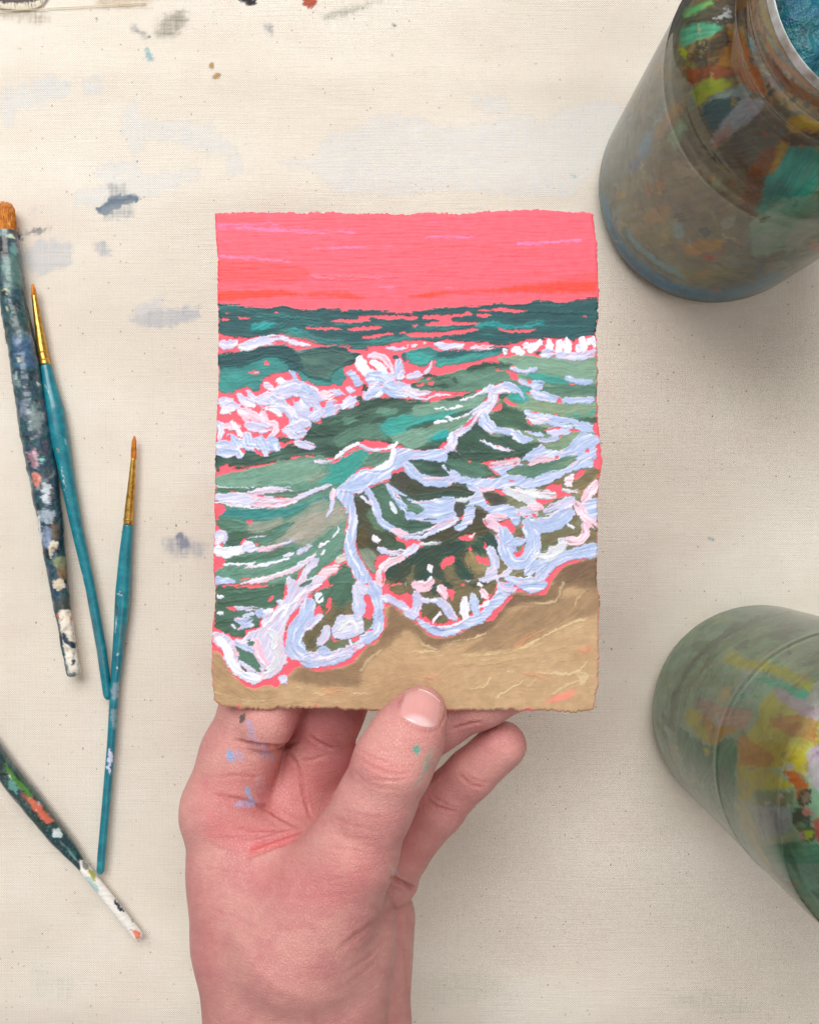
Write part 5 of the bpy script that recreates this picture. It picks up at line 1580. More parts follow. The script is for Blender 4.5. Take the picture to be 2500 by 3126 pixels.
def m_teal():
    t = NT('teal_lacquer'); v = t.coord(); a = t.attr('paint')
    n1 = t.noise(260, 4, vec=v); n2 = t.noise(1400, 3, vec=v)
    c = t.ramp(n1.outputs[0], [(0.3, (6, 100, 120)), (0.55, (12, 122, 138)), (0.75, (36, 148, 158))])
    c = t.mix(t.math('MULTIPLY', t.ramp(n2.outputs[0], [(0.62, 0.0), (0.75, 1.0)]), 0.3), c, s2l((150, 190, 190)))
    c = t.mix(a.outputs['Alpha'], c, a.outputs['Color'])
    t.p(Base_Color=c, Roughness=0.34, Coat_Weight=0.35, Coat_Roughness=0.15, Normal=t.bump(n1.outputs[0], 0.2, 0.0006))
    return t.m
def m_brass():
    t = NT('brass_ferrule'); v = t.coord(); n = t.noise(400, 3, vec=v)
    t.p(Base_Color=t.ramp(n.outputs[0], [(0.35, (176, 128, 52)), (0.7, (226, 184, 96))]), Metallic=0.9, Roughness=0.28, Normal=t.bump(n.outputs[0], 0.15, 0.0005))
    return t.m
def m_hair():
    t = NT('golden_bristle'); v = t.coord(); n = t.noise(600, 3, vec=v)
    t.p(Base_Color=t.ramp(n.outputs[0], [(0.3, (176, 96, 14)), (0.6, (220, 138, 34)), (0.8, (236, 172, 78))]), Roughness=0.45)
    return t.m
M_teal, M_brass, M_hair = m_teal(), m_brass(), m_hair()
def hairs(name, keys, zc, count, parent, point=0.0, sq=1.0):
    k = resample(keys, 6); d = CAM_H - zc
    P = np.array([px2w(u, v, zc) for u, v, _ in k]); r = k[:, 2] / 2 * d / F_PX
    parts = []
    T = P[-1] - P[0]; T /= np.linalg.norm(T); S = np.cross(T, (0, 0, 1))
    for q in range(count):
        a = random.uniform(0, 2 * math.pi); rr_ = math.sqrt(random.random())
        cut = random.uniform(0, 0.12) if point == 0 else random.uniform(0, 0.25) * rr_
        pp = []
        for i in range(6):
            f = i / 5.0
            if f < cut: pos = P[0] + (P[-1] - P[0]) * cut; ri = np.interp(cut * 5, range(6), r)
            else: pos = P[i]; ri = r[i]
            j = random.uniform(-.11, .11) * ri
            pp.append(pos + S * (math.cos(a) * rr_ * ri + j) + np.array([0, 0, 1.0]) * math.sin(a) * rr_ * ri * sq)
        pp = [p for i, p in enumerate(pp) if i == 0 or np.linalg.norm(p - pp[i - 1]) > 1e-5]
        if len(pp) < 2: continue
        w_ = 0.00011 if count < 150 else 0.00016
        parts.append(tube(pp, [w_ * .4] + [w_] * (len(pp) - 1), 4))
    V, F = join(parts)
    o = link_mesh(name, V, F, M_hair, parent); o['kind'] = 'stuff'
    return o
GRP = 'paintbrushes lying on the canvas'
def brush(label, bristle, ferrule, handle, zc, hmat, fmat, hcol=None, hstr=None, crust=0, fcol=None, nh=90, bands=(), sq=1.0, endround=5, seed=3, cuton=None):
    x, y, _ = px2w(handle[len(handle) // 2][0] * 1.45, handle[len(handle) // 2][1] * 1.45, 0)
    root = thing('paintbrush', label, 'paintbrush', (x, y, 0), GRP)
    def fix(o):
        o.matrix_parent_inverse = Matrix.Translation((-x, -y, 0)); return o
    h = fix(brush_part('handle', handle, 460, zc, hmat, root, 40, crust, seed, 3, endround, hcol, hstr, cuton=cuton))
    if ferrule:
        f = fix(brush_part('ferrule', ferrule, 60, zc, fmat, root, 28, 0, seed, 0, 0, fcol, hstr if fcol else None, sq))
        for (u, v, wd) in bands:
            dx = (ferrule[-1][0] - ferrule[0][0]); dv = (ferrule[-1][1] - ferrule[0][1]); L = math.hypot(dx, dv)
            ks = [(u - dx / L * 3, v - dv / L * 3, wd - 2), (u, v, wd + 3), (u + dx / L * 3, v + dv / L * 3, wd - 2)]
            b = brush_part('crimp_ring', ks, 9, zc, fmat, f, 28, 0, seed)
    if bristle:
        fix(brush_part('bristle_core', [(u, v, wd * 0.72) for u, v, wd in bristle], 24, zc, M_hair, root, 16, 0, seed, 6, 0, sq=sq))
        fix(hairs('bristles', bristle, zc, nh, root, 0 if nh > 200 else 1, sq))
    return root
# fat brush crusted with paint
def noise_cols(cols, s1, s2, seed):
    c = np.array([s2l(q) for q in cols])
    def fn(along, V):
        n = fbm(V[:, 1] * 1000 / s1 + V[:, 2] * 200, V[:, 0] * 1000 / s2 - V[:, 2] * 150, seed, 4)
        n = np.clip((n - 0.28) * 2.3, 0, 0.999); k = n * (len(cols) - 1); i = k.astype(int); f = np.clip((k - i - 0.3) * 2.5, 0, 1)[:, None]; return c[i] * (1 - f) + c[np.minimum(i + 1, len(cols) - 1)] * f
    return fn
BR1, BR2, BR3, BR4 = open_text('BRUSH1'), open_text('BRUSH2'), open_text('BRUSH3'), open_text('BRUSH4')
pc1 = noise_cols([(22, 38, 52), (34, 72, 80), (46, 92, 98), (40, 58, 88), (34, 82, 88), (84, 76, 98), (110, 142, 142)], 5.0, 3.0, 3)
pc4 = noise_cols([(24, 44, 46), (40, 66, 58), (34, 60, 70), (60, 86, 76)], 3.0, 2.2, 8)
M_bp = m_brushpaint('crusted_paint')
M_white = m_brushpaint('glossy_handle', 0.2, 0.8, 0.08, 0.06)
brush('thick brush crusted in dark blue and green paint, cut by the left edge',
      [(8, 427, 30), (10, 432, 35), (11, 450, 38), (12, 470, 37), (14, 492, 34)], [(14, 488, 40), (15, 500, 42), (18, 540, 46)],
      [(17, 530, 47), (28, 640, 52), (45, 720, 55), (60, 814, 58), (76, 914, 60), (92, 1010, 56), (108, 1107, 48), (124, 1235, 36), (140, 1330, 30), (149, 1383, 28), (157, 1425, 29)],
      0.0058, M_bp, M_bp, pc1, BR1, 0.0009, pc1, 620, endround=4, seed=3)
brush('slim teal brush with gold ferrule resting against the thick crusted brush',
      [(68.5, 597, 3), (70, 606, 8), (72, 624, 11)], [(72, 621, 11), (79, 670, 15), (87, 720, 20), (91, 745, 21), (96, 768, 22)],
      [(96, 766, 21), (105, 812, 28), (116, 861, 36), (124, 914, 38), (131, 950, 35), (137, 984, 31), (161, 1107, 24), (190, 1235, 20), (214, 1368, 20), (228, 1474, 18)],
      0.0038, M_teal, M_brass, lambda a, V: np.ones((len(V), 3)) * 0.2, BR2, 0, None, 110, [(91, 742, 21), (94, 758, 22)], endround=10, seed=5)
brush('slim teal brush with darker ferrule, second teal brush from the left',
      [(283, 917, 3), (282.5, 925, 8), (281.5, 945, 10.5), (281, 968, 10)], [(281, 965, 10), (277, 1020, 15), (272, 1070, 18), (270, 1104, 20)],
      [(270, 1102, 20), (264, 1170, 26), (259, 1247, 31), (256, 1290, 29), (253, 1325, 26), (247, 1390, 22), (242, 1440, 19), (234, 1569, 17), (223, 1698, 17), (214, 1800, 17), (211, 1842, 16)],
      0.0036, M_teal, M_brass, lambda a, V: np.ones((len(V), 3)) * 0.2, BR3, 0, None, 90, [(272.5, 1072, 18), (270.5, 1094, 20)], endround=7, seed=6)
brush('brush with white glossy end and green crusted handle at the lower left',
      None, None,
      [(-150, 1410, 40), (-60, 1525, 44), (0, 1608, 44), (75, 1702, 41), (120, 1758, 37), (148, 1792, 31), (163, 1811, 23), (172, 1822, 21), (220, 1882, 21), (262, 1936, 21), (296, 1977, 20)],
      0.0046, M_white, M_bp, pc4, BR4, 0.0006, None, endround=8, seed=9, cuton=0.655)

# ------------------------------------------------------------------ painted card
ZC = 0.102
NXc, NYc = 610, 786
def jag(t, seed, amp=5.0):
    return (fbm(t * 14, t * 0 + 3, seed, 4) - 0.5) * amp * 4.4 + (fbm(t * 170, t * 0, seed + 1, 2) - 0.5) * amp * 2.6 * vnoise(t * 40, t * 0, seed + 2)
s = np.linspace(0, 1, NXc); tt = np.linspace(0, 1, NYc)
Lx = np.interp(tt, [0, .08, .2, .4, .6, .8, .93, 1], [657, 664, 667, 663, 656, 653, 648, 650]) + jag(tt, 3, 3)
Rx = np.interp(tt, [0, .05, .1, .17, .24, .34, .42, .5, .55, .7, .85, .95, 1], [1812, 1820, 1826, 1830, 1818, 1830, 1824, 1836, 1828, 1822, 1832, 1830, 1812]) + jag(tt, 7, 4)
Ty = np.interp(s, [0, .06, .2, .36, .5, .65, .78, .9, .97, 1], [646, 642, 648, 647, 648, 644, 640, 641, 648, 660]) + jag(s, 11, 5)
By = np.interp(s, [0, .02, .1, .3, .5, .7, .8, .95, 1], [2140, 2158, 2164, 2166, 2168, 2166, 2170, 2178, 2166]) + jag(s, 15, 5)
Sg, Tg = np.meshgrid(s, tt, indexing='ij')
U = Lx[None, :] + (Rx - Lx)[None, :] * Sg
Vv = Ty[:, None] + (By - Ty)[:, None] * Tg
pxc = np.stack([U.ravel(), Vv.ravel()], 1)
colc = np.tile(s2l(PAL['PK']), (len(pxc), 1)); hg = np.zeros(len(pxc))
colc *= (1 + 0.06 * (fbm(pxc[:, 0] / 60, pxc[:, 1] / 14, 2, 3) - 0.5))[:, None]
paint(pxc, colc, hg, None, open_text('PAINTING'), rough=3.2, soft=1.3, streak=0.13, seed=5)
# wet paint blended within the water and within the sand (never across the foam or the bare pink)
def box(a, n, ax):
    p = np.pad(a, [(n, n) if i == ax else (0, 0) for i in range(a.ndim)], mode='edge'); c = np.cumsum(p, axis=ax)
    c = np.concatenate([np.zeros_like(np.take(c, [0], ax)), c], ax); m = a.shape[ax]
    return (np.take(c, np.arange(2 * n + 1, 2 * n + 1 + m), ax) - np.take(c, np.arange(m), ax)) / (2 * n + 1)
C3 = colc.reshape(NXc, NYc, 3); lum = C3.mean(-1); rg_ = C3[..., 0] / np.maximum(C3[..., 1], 1e-4); bg_ = C3[..., 2] / np.maximum(C3[..., 1], 1e-4)
for mk, nx_, ny_, am in ((((lum < 0.40) & (rg_ < 1.36)), 7, 3, 0.5), (((rg_ >= 1.36) & (rg_ < 2.4) & (bg_ < 0.78)), 9, 4, 0.5)):
    mk = mk.astype(float); A3 = C3 * mk[..., None]; W3 = mk
    for _ in range(2): A3 = box(box(A3, nx_, 0), ny_, 1); W3 = box(box(W3, nx_, 0), ny_, 1)
    B3 = A3 / np.maximum(W3, 1e-4)[..., None]
    C3 = C3 + (B3 - C3) * (mk * am)[..., None]
    Us, Vs = U, Vv + (fbm(U / 95, Vv / 95, 401, 2) - 0.5) * 90
    stx = 0.6 * vnoise(Us / 40, Vs / 2.6, 402) + 0.4 * vnoise(Us / 70, Vs / 6.0, 403)
    C3 = C3 * (1 + (0.34 if nx_ == 7 else 0.16) * (stx - 0.5) * mk)[..., None]
colc = C3.reshape(-1, 3)
# fine bristle furrows in the bare pink sky, paper tooth everywhere
sky = np.clip((930 - pxc[:, 1]) / 20, 0, 1)
lines = np.clip((vnoise(pxc[:, 0] / 110, pxc[:, 1] / 3.4, 73) - 0.66) * 3, 0, 1) * sky * (fbm(pxc[:, 0] / 120, pxc[:, 1] / 40, 74, 2) > 0.45)
colc = colc + (s2l((214, 62, 84)) - colc) * (0.22 * lines)[:, None]
hg -= 0.08 * lines
hg += sky * 0.09 * (vnoise(pxc[:, 0] / 55, pxc[:, 1] / 3.2, 71) - 0.5) + 0.03 * (fbm(pxc[:, 0] / 7, pxc[:, 1] / 5, 72, 2) - 0.5)
edge = np.minimum(np.minimum(Sg * 1165, (1 - Sg) * 1165), np.minimum(Tg * 1515, (1 - Tg) * 1515)).ravel()
worn = np.clip(1 - edge / 7, 0, 1) * (fbm(pxc[:, 0] / 9, pxc[:, 1] / 9, 41, 3) > 0.56)
colc = colc * (1 - worn[:, None]) + s2l((240, 140, 140)) * worn[:, None]
dcam = CAM_H - ZC
roll = -0.55 * np.clip(1 - edge / 9.0, 0, 1) ** 2
sag = 0.0
z = ZC + (hg * 0.85 + roll) / 1000.0
X = (pxc[:, 0] - CX) * dcam / F_PX; Y = -(pxc[:, 1] - CY) * dcam / F_PX
Vt = np.stack([X, Y, z], 1)
Fg = grid_faces(NXc, NYc)[:, ::-1]
def m_cardpaint():
    t = NT('gouache'); v = t.coord(); a = t.attr('paint')
    n = t.noise(1500, 3, vec=v); n2 = t.noise(420, 4, vec=v)
    c = t.mix(0.10, a.outputs['Color'], t.ramp(n2.outputs[0], [(0.3, 0.0), (0.7, 1.0)]), 'OVERLAY')
    t.p(Base_Color=c, Roughness=0.55, Normal=t.bump(t.math('ADD', n.outputs[0], n2.outputs[0]), 0.22, 0.0003))
    t.b.inputs['Specular IOR Level'].default_value = 0.35
    return t.m
xm, ym = float(X.mean()), float(Y.mean())
card = thing('painted_card', 'small deckle-edged card painted with green sea waves, white foam and a pink sky', 'painting', (xm, ym, ZC))
Vt0 = Vt - np.array([xm, ym, ZC])
top = link_mesh('paint_layer', Vt0, Fg, m_cardpaint(), card)
set_col(top, colc)
# paper body below the paint: closed sheet following the same ragged outline
k = 4
Is = np.unique(np.append(np.arange(0, NXc, k), NXc - 1)); Js = np.unique(np.append(np.arange(0, NYc, k), NYc - 1))
G = Vt0.reshape(NXc, NYc, 3)[np.ix_(Is, Js)]
nx_, ny_ = len(Is), len(Js)
E = edge.reshape(NXc, NYc)[np.ix_(Is, Js)]
upz = np.minimum(G[..., 2] - 0.00012, -0.0001 - 0.0004 * np.clip(1 - E / 9, 0, 1) ** 2)
A_ = np.concatenate([G[..., :2], upz[..., None]], -1).reshape(-1, 3)
lowz = -0.00085 + 0.0002 * np.clip(1 - E / 14, 0, 1)
B_ = np.concatenate([G[..., :2] * 0.9985, lowz[..., None]], -1).reshape(-1, 3)
f1 = grid_faces(nx_, ny_)[:, ::-1]; f2 = grid_faces(nx_, ny_) + len(A_)
ring = [i * ny_ for i in range(nx_)] + [(nx_ - 1) * ny_ + j for j in range(1, ny_)] + [i * ny_ + ny_ - 1 for i in range(nx_ - 2, -1, -1)] + [j for j in range(ny_ - 2, 0, -1)]
ring = np.array(ring); r2 = np.roll(ring, -1)
f3 = np.stack([ring, ring + len(A_), r2 + len(A_), r2], 1)
t = NT('cotton_rag_paper'); n = t.noise(700, 4, vec=t.coord())
t.p(Base_Color=t.ramp(n.outputs[0], [(0.35, (214, 120, 112)), (0.5, (232, 150, 140)), (0.7, (236, 214, 200))]), Roughness=0.9, Normal=t.bump(n.outputs[0], 0.6, 0.0005))
link_mesh('paper_sheet', np.concatenate([A_, B_]), np.concatenate([f1, f2, f3]), t.m, card)
# ------------------------------------------------------------------ hand
def J(u, v, z, r):
    """joint: picture position (1724 wide), height over the card (mm), radius in picture px -> world mm"""
    zz = ZC + z / 1000.0
    x, y, _ = px2w(u * 2500 / 1724.0, v * 2500 / 1724.0, zz)
    return np.array([x * 1000, y * 1000, zz * 1000, r * 2500 / 1724.0 * (CAM_H - zz) / F_PX * 1000])
H = 0.56
lo = np.array([-66.0, -178.0, 46.0]); hi = np.array([42.0, -20.0, 130.0])
dims = np.ceil((hi - lo) / H).astype(int)
gx = (lo[0] + H * np.arange(dims[0])).astype(np.float32); gy = (lo[1] + H * np.arange(dims[1])).astype(np.float32); gz = (lo[2] + H * np.arange(dims[2])).astype(np.float32)

BIG = 9.0
def cone(a, b, q=1.0):
    """tapered capsule field inside its own box (BIG outside); q flattens it in height"""
    F = np.full(dims, BIG, np.float32)
    m = max(a[3], b[3]) + BIG + 1
    sl = []
    for k, g in enumerate((gx, gy, gz)):
        l, h = min(a[k], b[k]) - m, max(a[k], b[k]) + m
        i0, i1 = np.searchsorted(g, l), np.searchsorted(g, h)
        sl.append(slice(i0, i1))
    X = gx[sl[0]][:, None, None]; Y = gy[sl[1]][None, :, None]; Z = gz[sl[2]][None, None, :]
    ab = (b - a)[:3]; L2 = float(ab @ ab) + 1e-6
    t = np.clip(((X - a[0]) * ab[0] + (Y - a[1]) * ab[1] + (Z - a[2]) * ab[2]) / L2, 0, 1)
    d = np.sqrt((X - a[0] - t * ab[0]) ** 2 + (Y - a[1] - t * ab[1]) ** 2 + ((Z - a[2] - t * ab[2]) / q) ** 2) - (a[3] + t * (b[3] - a[3]))
    F[tuple(sl)] = np.minimum(d * (1 if q == 1 else 0.9), BIG)
    return F
def smin(a, b, k):
    h = np.clip(0.5 + 0.5 * (b - a) / k, 0, 1)
    return b + (a - b) * h - k * h * (1 - h)
def chain(js, k=1.5, q=1.0):
    F = None
    for a, b in zip(js[:-1], js[1:]):
        c = cone(a, b, q); F = c if F is None else smin(F, c, k)
    return F
# palm and wrist
body = chain([J(622, 2480, -14, 176), J(622, 2200, -14, 178), J(624, 2060, -13, 188), J(626, 1960, -12, 197), J(618, 1905, -12, 182)], 6, 0.78)
body = smin(body, chain([J(474, 1712, -15, 86), J(500, 1830, -15, 96), J(524, 1950, -14, 106)], 4), 8)
body = smin(body, chain([J(605, 1690, -27, 86), J(600, 1900, -25, 104)], 4), 7)
body = smin(body, chain([J(735, 1700, -31, 76), J(700, 1950, -30, 96)], 4), 6)
ulnar = chain([J(824, 1795, -32, 71), J(822, 1846, -33, 62)], 3)
ulnar2 = chain([J(786, 1935, -39, 88), J(774, 2160, -39, 86), J(766, 2480, -39, 90)], 4)
body = smin(body, smin(ulnar, ulnar2, 1.6), 2.2)
# fingers behind the card
index = chain([J(462, 1702, -15, 78), J(505, 1590, -16, 80), J(546, 1490, -14.5, 78), J(590, 1360, -10.5, 66), J(630, 1250, -9.2, 56)], 3)
index = smin(index, chain([J(560, 1516, -9.2, 64), J(580, 1468, -10.2, 60)], 1), 1.0)
middle = chain([J(622, 1660, -26, 74), J(668, 1580, -26, 72), J(694, 1497, -21.5, 70), J(762, 1380, -11, 62), J(800, 1270, -9.5, 54)], 3)
ring_ = chain([J(742, 1690, -32, 70), J(818, 1605, -25, 68), J(918, 1510, -15, 66), J(1010, 1470, -11.0, 60), J(1092, 1440, -9.8, 54)], 3)
pinky = chain([J(846, 1780, -30, 64), J(922, 1698, -23, 57), J(990, 1630, -18, 51), J(1057, 1569, -15, 50.5)], 2.0)
fing = smin(smin(smin(index, middle, 1.2), ring_, 1.0), pinky, 1.0)
F = smin(body, fing, 4.2)
# thumb in front
thumb = chain([J(636, 1965, -3, 150), J(742, 1792, 5, 94), J(790, 1692, 8, 80), J(828, 1606, 10.2, 81), J(862, 1545, 9.8, 74), J(884, 1503, 7.6, 54)], 3)
thumb = smin(thumb, chain([J(862, 1550, 9.4, 66), J(886, 1496, 7.2, 50)], 2), 1.5)
F = smin(F, thumb, 4.6)
del body, index, middle, ring_, pinky, fing, thumb, ulnar, ulnar2

F[:, 0, :] = 1.0; F[:, -1, :] = 1.0; F[0] = 1.0; F[-1] = 1.0; F[:, :, 0] = 1.0; F[:, :, -1] = 1.0
def surface_nets(F):
    S = F < 0
    n0, n1, n2 = F.shape
    c = S[:-1, :-1, :-1].astype(np.int8)
    tot = np.zeros((n0 - 1, n1 - 1, n2 - 1), np.int8)
    for i in (0, 1):
        for j in (0, 1):
            for k in (0, 1): tot += S[i:n0 - 1 + i, j:n1 - 1 + j, k:n2 - 1 + k]
    act = (tot > 0) & (tot < 8)
    idx = np.full(act.shape, -1, np.int64); I = np.argwhere(act); idx[act] = np.arange(len(I))
    acc = np.zeros((len(I), 3)); cnt = np.zeros(len(I))
    corners = [(0, 0, 0), (1, 0, 0), (0, 1, 0), (1, 1, 0), (0, 0, 1), (1, 0, 1), (0, 1, 1), (1, 1, 1)]
    vals = [F[I[:, 0] + a, I[:, 1] + b, I[:, 2] + c_] for a, b, c_ in corners]
    for p in range(8):
        for q in range(p + 1, 8):
            d = [corners[q][k] - corners[p][k] for k in range(3)]
            if sum(map(abs, d)) != 1: continue
            fa, fb = vals[p], vals[q]; m = (fa < 0) != (fb < 0)
            t = np.where(m, fa / np.where(m, fa - fb, 1), 0)
            for k in range(3): acc[:, k] += np.where(m, corners[p][k] + t * d[k], 0)
            cnt += m
    V = I + acc / cnt[:, None]
    Q = []
    for ax in range(3):
        sl0 = [slice(None)] * 3; sl1 = [slice(None)] * 3
        sl0[ax] = slice(0, -1); sl1[ax] = slice(1, None)
        A, B = S[tuple(sl0)], S[tuple(sl1)]
        E = np.argwhere(A != B)
        o1, o2 = [(1, 2), (2, 0), (0, 1)][ax]
        ok = (E[:, o1] > 0) & (E[:, o2] > 0) & (E[:, o1] < F.shape[o1] - 1) & (E[:, o2] < F.shape[o2] - 1)
        E = E[ok]; ins = A[tuple(E.T)]
        def at(d1, d2):
            e = E.copy(); e[:, o1] += d1; e[:, o2] += d2; return idx[tuple(e.T)]
        q = np.stack([at(-1, -1), at(0, -1), at(0, 0), at(-1, 0)], 1)
        q[~ins] = q[~ins][:, ::-1]
        Q.append(q)
    return V, np.concatenate(Q)
Vh, Fh = surface_nets(F)
Vh = (lo + H * Vh)
# relax
E2 = np.concatenate([Fh[:, [0, 1]], Fh[:, [1, 2]], Fh[:, [2, 3]], Fh[:, [3, 0]]])
deg = np.bincount(E2[:, 0], minlength=len(Vh)) + np.bincount(E2[:, 1], minlength=len(Vh))
def relax(A, lam=0.5):
    B = np.zeros_like(A)
    for k in range(A.shape[1]):
        B[:, k] = np.bincount(E2[:, 0], A[E2[:, 1], k], len(A)) + np.bincount(E2[:, 1], A[E2[:, 0], k], len(A))
    return A + lam * (B / np.maximum(deg, 1)[:, None] - A)
for _ in range(6): Vh = relax(Vh, 0.5); Vh = relax(Vh, -0.47)
def normals(V, Fq):
    n = np.cross(V[Fq[:, 2]] - V[Fq[:, 0]], V[Fq[:, 3]] - V[Fq[:, 1]])
    N = np.zeros_like(V)
    for k in range(3):
        for j in range(4): N[:, k] += np.bincount(Fq[:, j], n[:, k], len(V))
    return N / (np.linalg.norm(N, axis=1)[:, None] + 1e-12)
Nh = normals(Vh, Fh)
ref = Vh / 1000.0
cam_dir = np.array([0, 0, CAM_H]) - ref
if (Nh * (Vh - Vh.mean(0))).sum(1).mean() < 0: Fh = Fh[:, ::-1]; Nh = -Nh
face = (Nh * cam_dir).sum(1) / np.linalg.norm(cam_dir, axis=1)
pxh = w2px(ref)
disp = np.zeros(len(Vh)); fl = np.zeros(len(Vh))
# folds and creases: depth mm, half width (px of tile), flush, polyline (tile H)
CR = open_text('CREASES')
front = face > 0.05
for line in CR.strip().splitlines():
    h, b = line.split(':'); dep, wd, fsh = map(float, h.split()); wd = wd / TILES['H'][2]
    for seg in b.split(';'):
        p = np.array([[float(x) for x in tk.split(',')] for tk in seg.split()])
        p = np.array(TILES['H'][:2]) + p / TILES['H'][2]; p = chaikin(p, False, 2)
        mg = wd * 4
        m = np.nonzero(front & (pxh[:, 0] > p[:, 0].min() - mg) & (pxh[:, 0] < p[:, 0].max() + mg) & (pxh[:, 1] > p[:, 1].min() - mg) & (pxh[:, 1] < p[:, 1].max() + mg))[0]
        if not len(m): continue
        Pm = pxh[m] + (np.stack([vnoise(pxh[m, 0] / 9, pxh[m, 1] / 9, 5), vnoise(pxh[m, 0] / 9, pxh[m, 1] / 9, 6)], 1) - .5) * 5
        d, arc, side, _, L = seg_dist(Pm, p, False)
        fade = np.clip(np.minimum(arc, L - arc) / (0.25 * L), 0, 1) ** .6
        g = np.exp(-(d / wd) ** 2) * fade
        disp[m] -= dep * g - dep * 0.28 * np.exp(-((d - 1.9 * wd) / (0.9 * wd)) ** 2) * fade
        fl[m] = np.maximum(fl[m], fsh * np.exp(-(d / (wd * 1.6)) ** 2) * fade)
# tendons, pads and skin unevenness
disp += 0.22 * (fbm(Vh[:, 0] / 9 + Vh[:, 2] / 12, Vh[:, 1] / 9, 61, 3) - 0.5)
wr = fbm((Vh[:, 0] * .8 + Vh[:, 1] * .55) / 0.9, (Vh[:, 1] * .8 - Vh[:, 0] * .55) / 5.0, 63, 2)
disp += 0.035 * (wr - 0.5)
Vh = Vh + Nh * disp[:, None]
colh = np.tile(s2l((207, 147, 142)), (len(Vh), 1))
bl = fbm(pxh[:, 0] / 90, pxh[:, 1] / 90, 51, 3)[:, None]; bl2 = fbm(pxh[:, 0] / 16, pxh[:, 1] / 16, 52, 3)[:, None]
colh += (s2l((184, 108, 114)) - colh) * np.clip((bl - 0.42) * 1.8, 0, 0.34)
colh += (s2l((226, 176, 160)) - colh) * np.clip((bl2 - 0.52) * 1.6, 0, 0.15)
deep = np.clip((ZC * 1000 - 8 - Vh[:, 2]) / 14, 0, 1)[:, None] * np.clip((2700 - pxh[:, 1]) / 60, 0, 1)[:, None]   # palm and finger pads are ruddier than the back of the thumb
colh += (s2l((206, 124, 122)) - colh) * deep * 0.45
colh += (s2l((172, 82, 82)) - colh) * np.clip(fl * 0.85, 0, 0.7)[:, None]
mm = np.nonzero(face > 0)[0]
sub = colh[mm].copy(); paint(pxh[mm], sub, None, None, open_text('HAND'), rough=6, soft=3, streak=0.08, seed=61)
colh[mm] = sub
def m_skin():
    t = NT('skin'); v = t.coord(); a = t.attr('paint')
    vo = t.n('ShaderNodeTexVoronoi', feature='DISTANCE_TO_EDGE'); vo.inputs['Scale'].default_value = 1300; t.l(t.scaled(v, (1, 0.7, 1)), vo.inputs['Vector'])
    n1 = t.noise(1500, 3, vec=v); n2 = t.noise(240, 4, vec=v); pores = t.noise(700, 4, 0.7, vec=v)
    c = t.mix(t.math('MULTIPLY', t.ramp(pores.outputs[0], [(0.42, 1.0), (0.6, 0.0)]), 0.11), a.outputs['Color'], s2l((176, 96, 92)))
    c = t.mix(t.math('MULTIPLY', t.ramp(n2.outputs[0], [(0.5, 0.0), (0.7, 1.0)]), 0.05), c, s2l((232, 188, 170)))
    wl = t.noise(1, 3, vec=t.scaled(v, (160, 1100, 300)))
    hgt = t.math('ADD', t.math('MULTIPLY', wl.outputs[0], 1.3), t.math('ADD', t.ramp(vo.outputs['Distance'], [(0.0, 0.0), (0.12, 1.0)]), t.math('MULTIPLY', n1.outputs[0], 0.8)))
    t.p(Base_Color=c, Roughness=t.math('MULTIPLY_ADD', n2.outputs[0], 0.22, 0.34), Normal=t.bump(hgt, 0.5, 0.00024))
    t.b.inputs['Subsurface Weight'].default_value = 0.2
    t.b.inputs['Subsurface Radius'].default_value = (1.0, 0.35, 0.2)
    t.b.inputs['Subsurface Scale'].default_value = 0.0022
    t.b.inputs['Specular IOR Level'].default_value = 0.4
    return t.m
c0 = Vh.mean(0) / 1000.0
hand = link_mesh('hand', Vh / 1000.0 - c0, Fh, m_skin())
hand.location = c0
set_col(hand, colh)
tag(hand, 'bare left hand with paint-smudged skin, thumb on the card and fingers curled behind it', 'hand')

# thumbnail, laid on the skin
tree = BVHTree.FromPolygons([Vector(v) for v in (Vh / 1000.0)[:, :]], Fh.tolist())
def onskin(u, v):
    o = Vector((0, 0, CAM_H)); p = Vector(px2w(u, v, 0.0)); d = (p - o).normalized()
    h = tree.ray_cast(o, d)
    return h[0], h[1]
def tile_h(x, y): return (TILES['H'][0] + x / TILES['H'][2], TILES['H'][1] + y / TILES['H'][2])
NA, NB = 26, 30
bl_, br_, tl_, tr_ = map(np.array, ((1022, 138), (1206, 200), (1046, 66), (1228, 112)))
VN = []; cn = []; axis_top = np.array([-14, -66.0]); axis_bot = np.array([-4, 24.0])
for i in range(NA):
    a = i / (NA - 1); bulge = math.sqrt(max(0, 1 - (2 * a - 1) ** 2))
    pb = bl_ + (br_ - bl_) * a + axis_bot * bulge; pt = tl_ + (tr_ - tl_) * a + axis_top * bulge * 0.92
    for j in range(NB):
        b = j / (NB - 1)
        side = 1 - 0.0 * b
        q = pb + (pt - pb) * b
        p, n = onskin(*tile_h(*q))
        if p is None: p, n = Vector(px2w(*tile_h(*q), ZC + 0.006)), Vector((0, 0, 1))
        VN.append((p, n, a, b))
PN = np.array([list(p) for p, _, _, _ in VN]).reshape(NA, NB, 3)
for _ in range(10):                      # a nail is smoother than the skin below it
    Q = PN.copy(); Q[1:-1] = (PN[:-2] + PN[2:] + PN[1:-1] * 2) / 4; PN = Q.copy(); Q[:, 1:-1] = (PN[:, :-2] + PN[:, 2:] + PN[:, 1:-1] * 2) / 4; PN = Q
ab = np.array([(a, b) for _, _, a, b in VN])
lift = 0.00022 + 0.00028 * np.clip(1 - np.abs(2 * ab[:, 0] - 1) ** 3, 0, 1) + 0.00025 * ab[:, 1] ** 3 
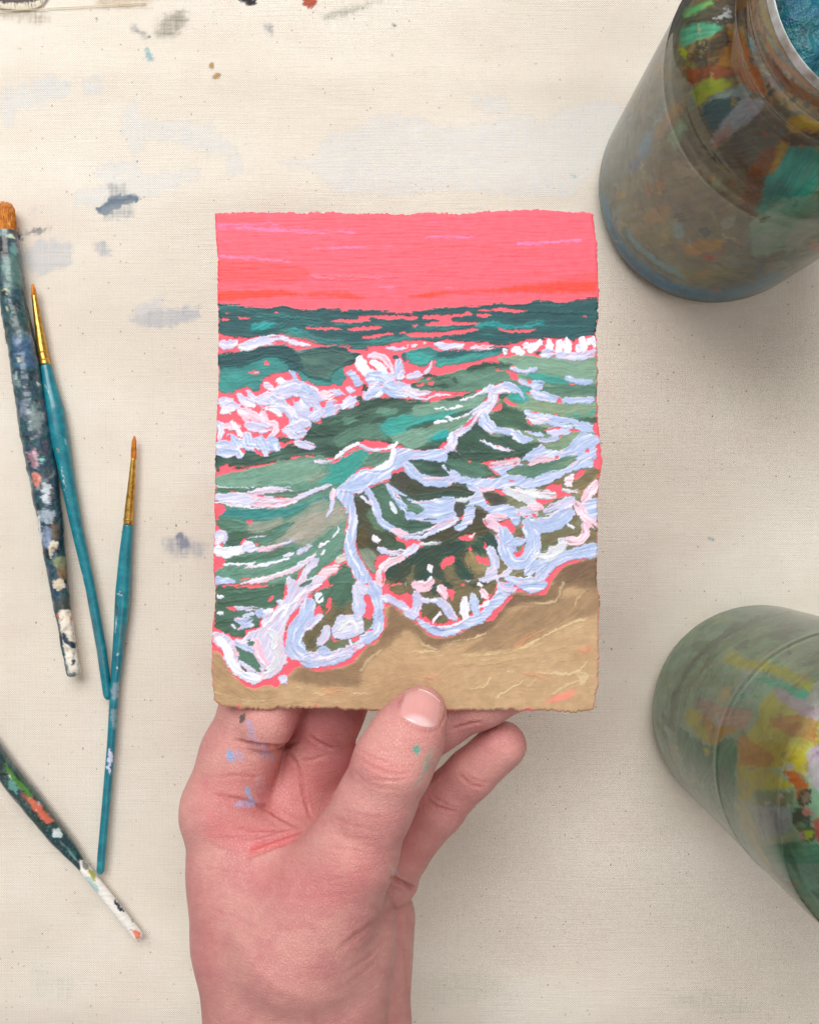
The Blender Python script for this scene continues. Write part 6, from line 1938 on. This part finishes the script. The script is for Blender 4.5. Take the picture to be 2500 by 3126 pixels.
emb = np.clip(1 - np.minimum(ab[:, 0], 1 - ab[:, 0]) / 0.06, 0, 1) + np.clip(1 - ab[:, 1] / 0.06, 0, 1)
lift = lift - 0.00055 * np.clip(emb, 0, 1)
PNf = PN.reshape(-1, 3).copy(); PNf[:, 2] += lift
bot = PNf.copy(); bot[:, 2] -= 0.0006
f1 = grid_faces(NA, NB)
nrm = np.cross(PNf[f1[0, 1]] - PNf[f1[0, 0]], PNf[f1[0, 3]] - PNf[f1[0, 0]])
if nrm[2] < 0: f1 = f1[:, ::-1]
f2 = f1[:, ::-1] + NA * NB
ring = [i * NB for i in range(NA)] + [(NA - 1) * NB + j for j in range(1, NB)] + [i * NB + NB - 1 for i in range(NA - 2, -1, -1)] + [j for j in range(NB - 2, 0, -1)]
ring = np.array(ring); r2 = np.roll(ring, -1)
f3 = np.stack([ring, r2, r2 + NA * NB, ring + NA * NB], 1)
cl = np.tile(s2l((216, 156, 152)), (NA * NB, 1))
lun = np.clip(1.2 - np.hypot((ab[:, 0] - 0.55) / 0.34, (ab[:, 1] - 0.02) / 0.26), 0, 1)[:, None]
cl += (s2l((232, 200, 200)) - cl) * np.clip(lun * 1.6, 0, 0.8)
tip = np.clip((ab[:, 1] - 0.93) / 0.04, 0, 1)[:, None]
cl += (s2l((226, 190, 178)) - cl) * tip * 0.8
cl *= (1 + 0.05 * (vnoise(ab[:, 0] * 30, ab[:, 1] * 2, 5) - 0.5))[:, None]
t = NT('fingernail'); a = t.attr('paint'); n = t.noise(500, 2, vec=t.scaled(t.coord(), (3, .6, 1)))
t.p(Base_Color=a.outputs['Color'], Roughness=0.22, Coat_Weight=0.35, Coat_Roughness=0.2, Normal=t.bump(n.outputs[0], 0.08, 0.0004))
t.b.inputs['Subsurface Weight'].default_value = 0.2; t.b.inputs['Subsurface Scale'].default_value = 0.001
nail = link_mesh('thumbnail', np.concatenate([PNf, bot]) - c0, np.concatenate([f1, f2, f3]), t.m, hand)
set_col(nail, np.concatenate([cl, cl]))
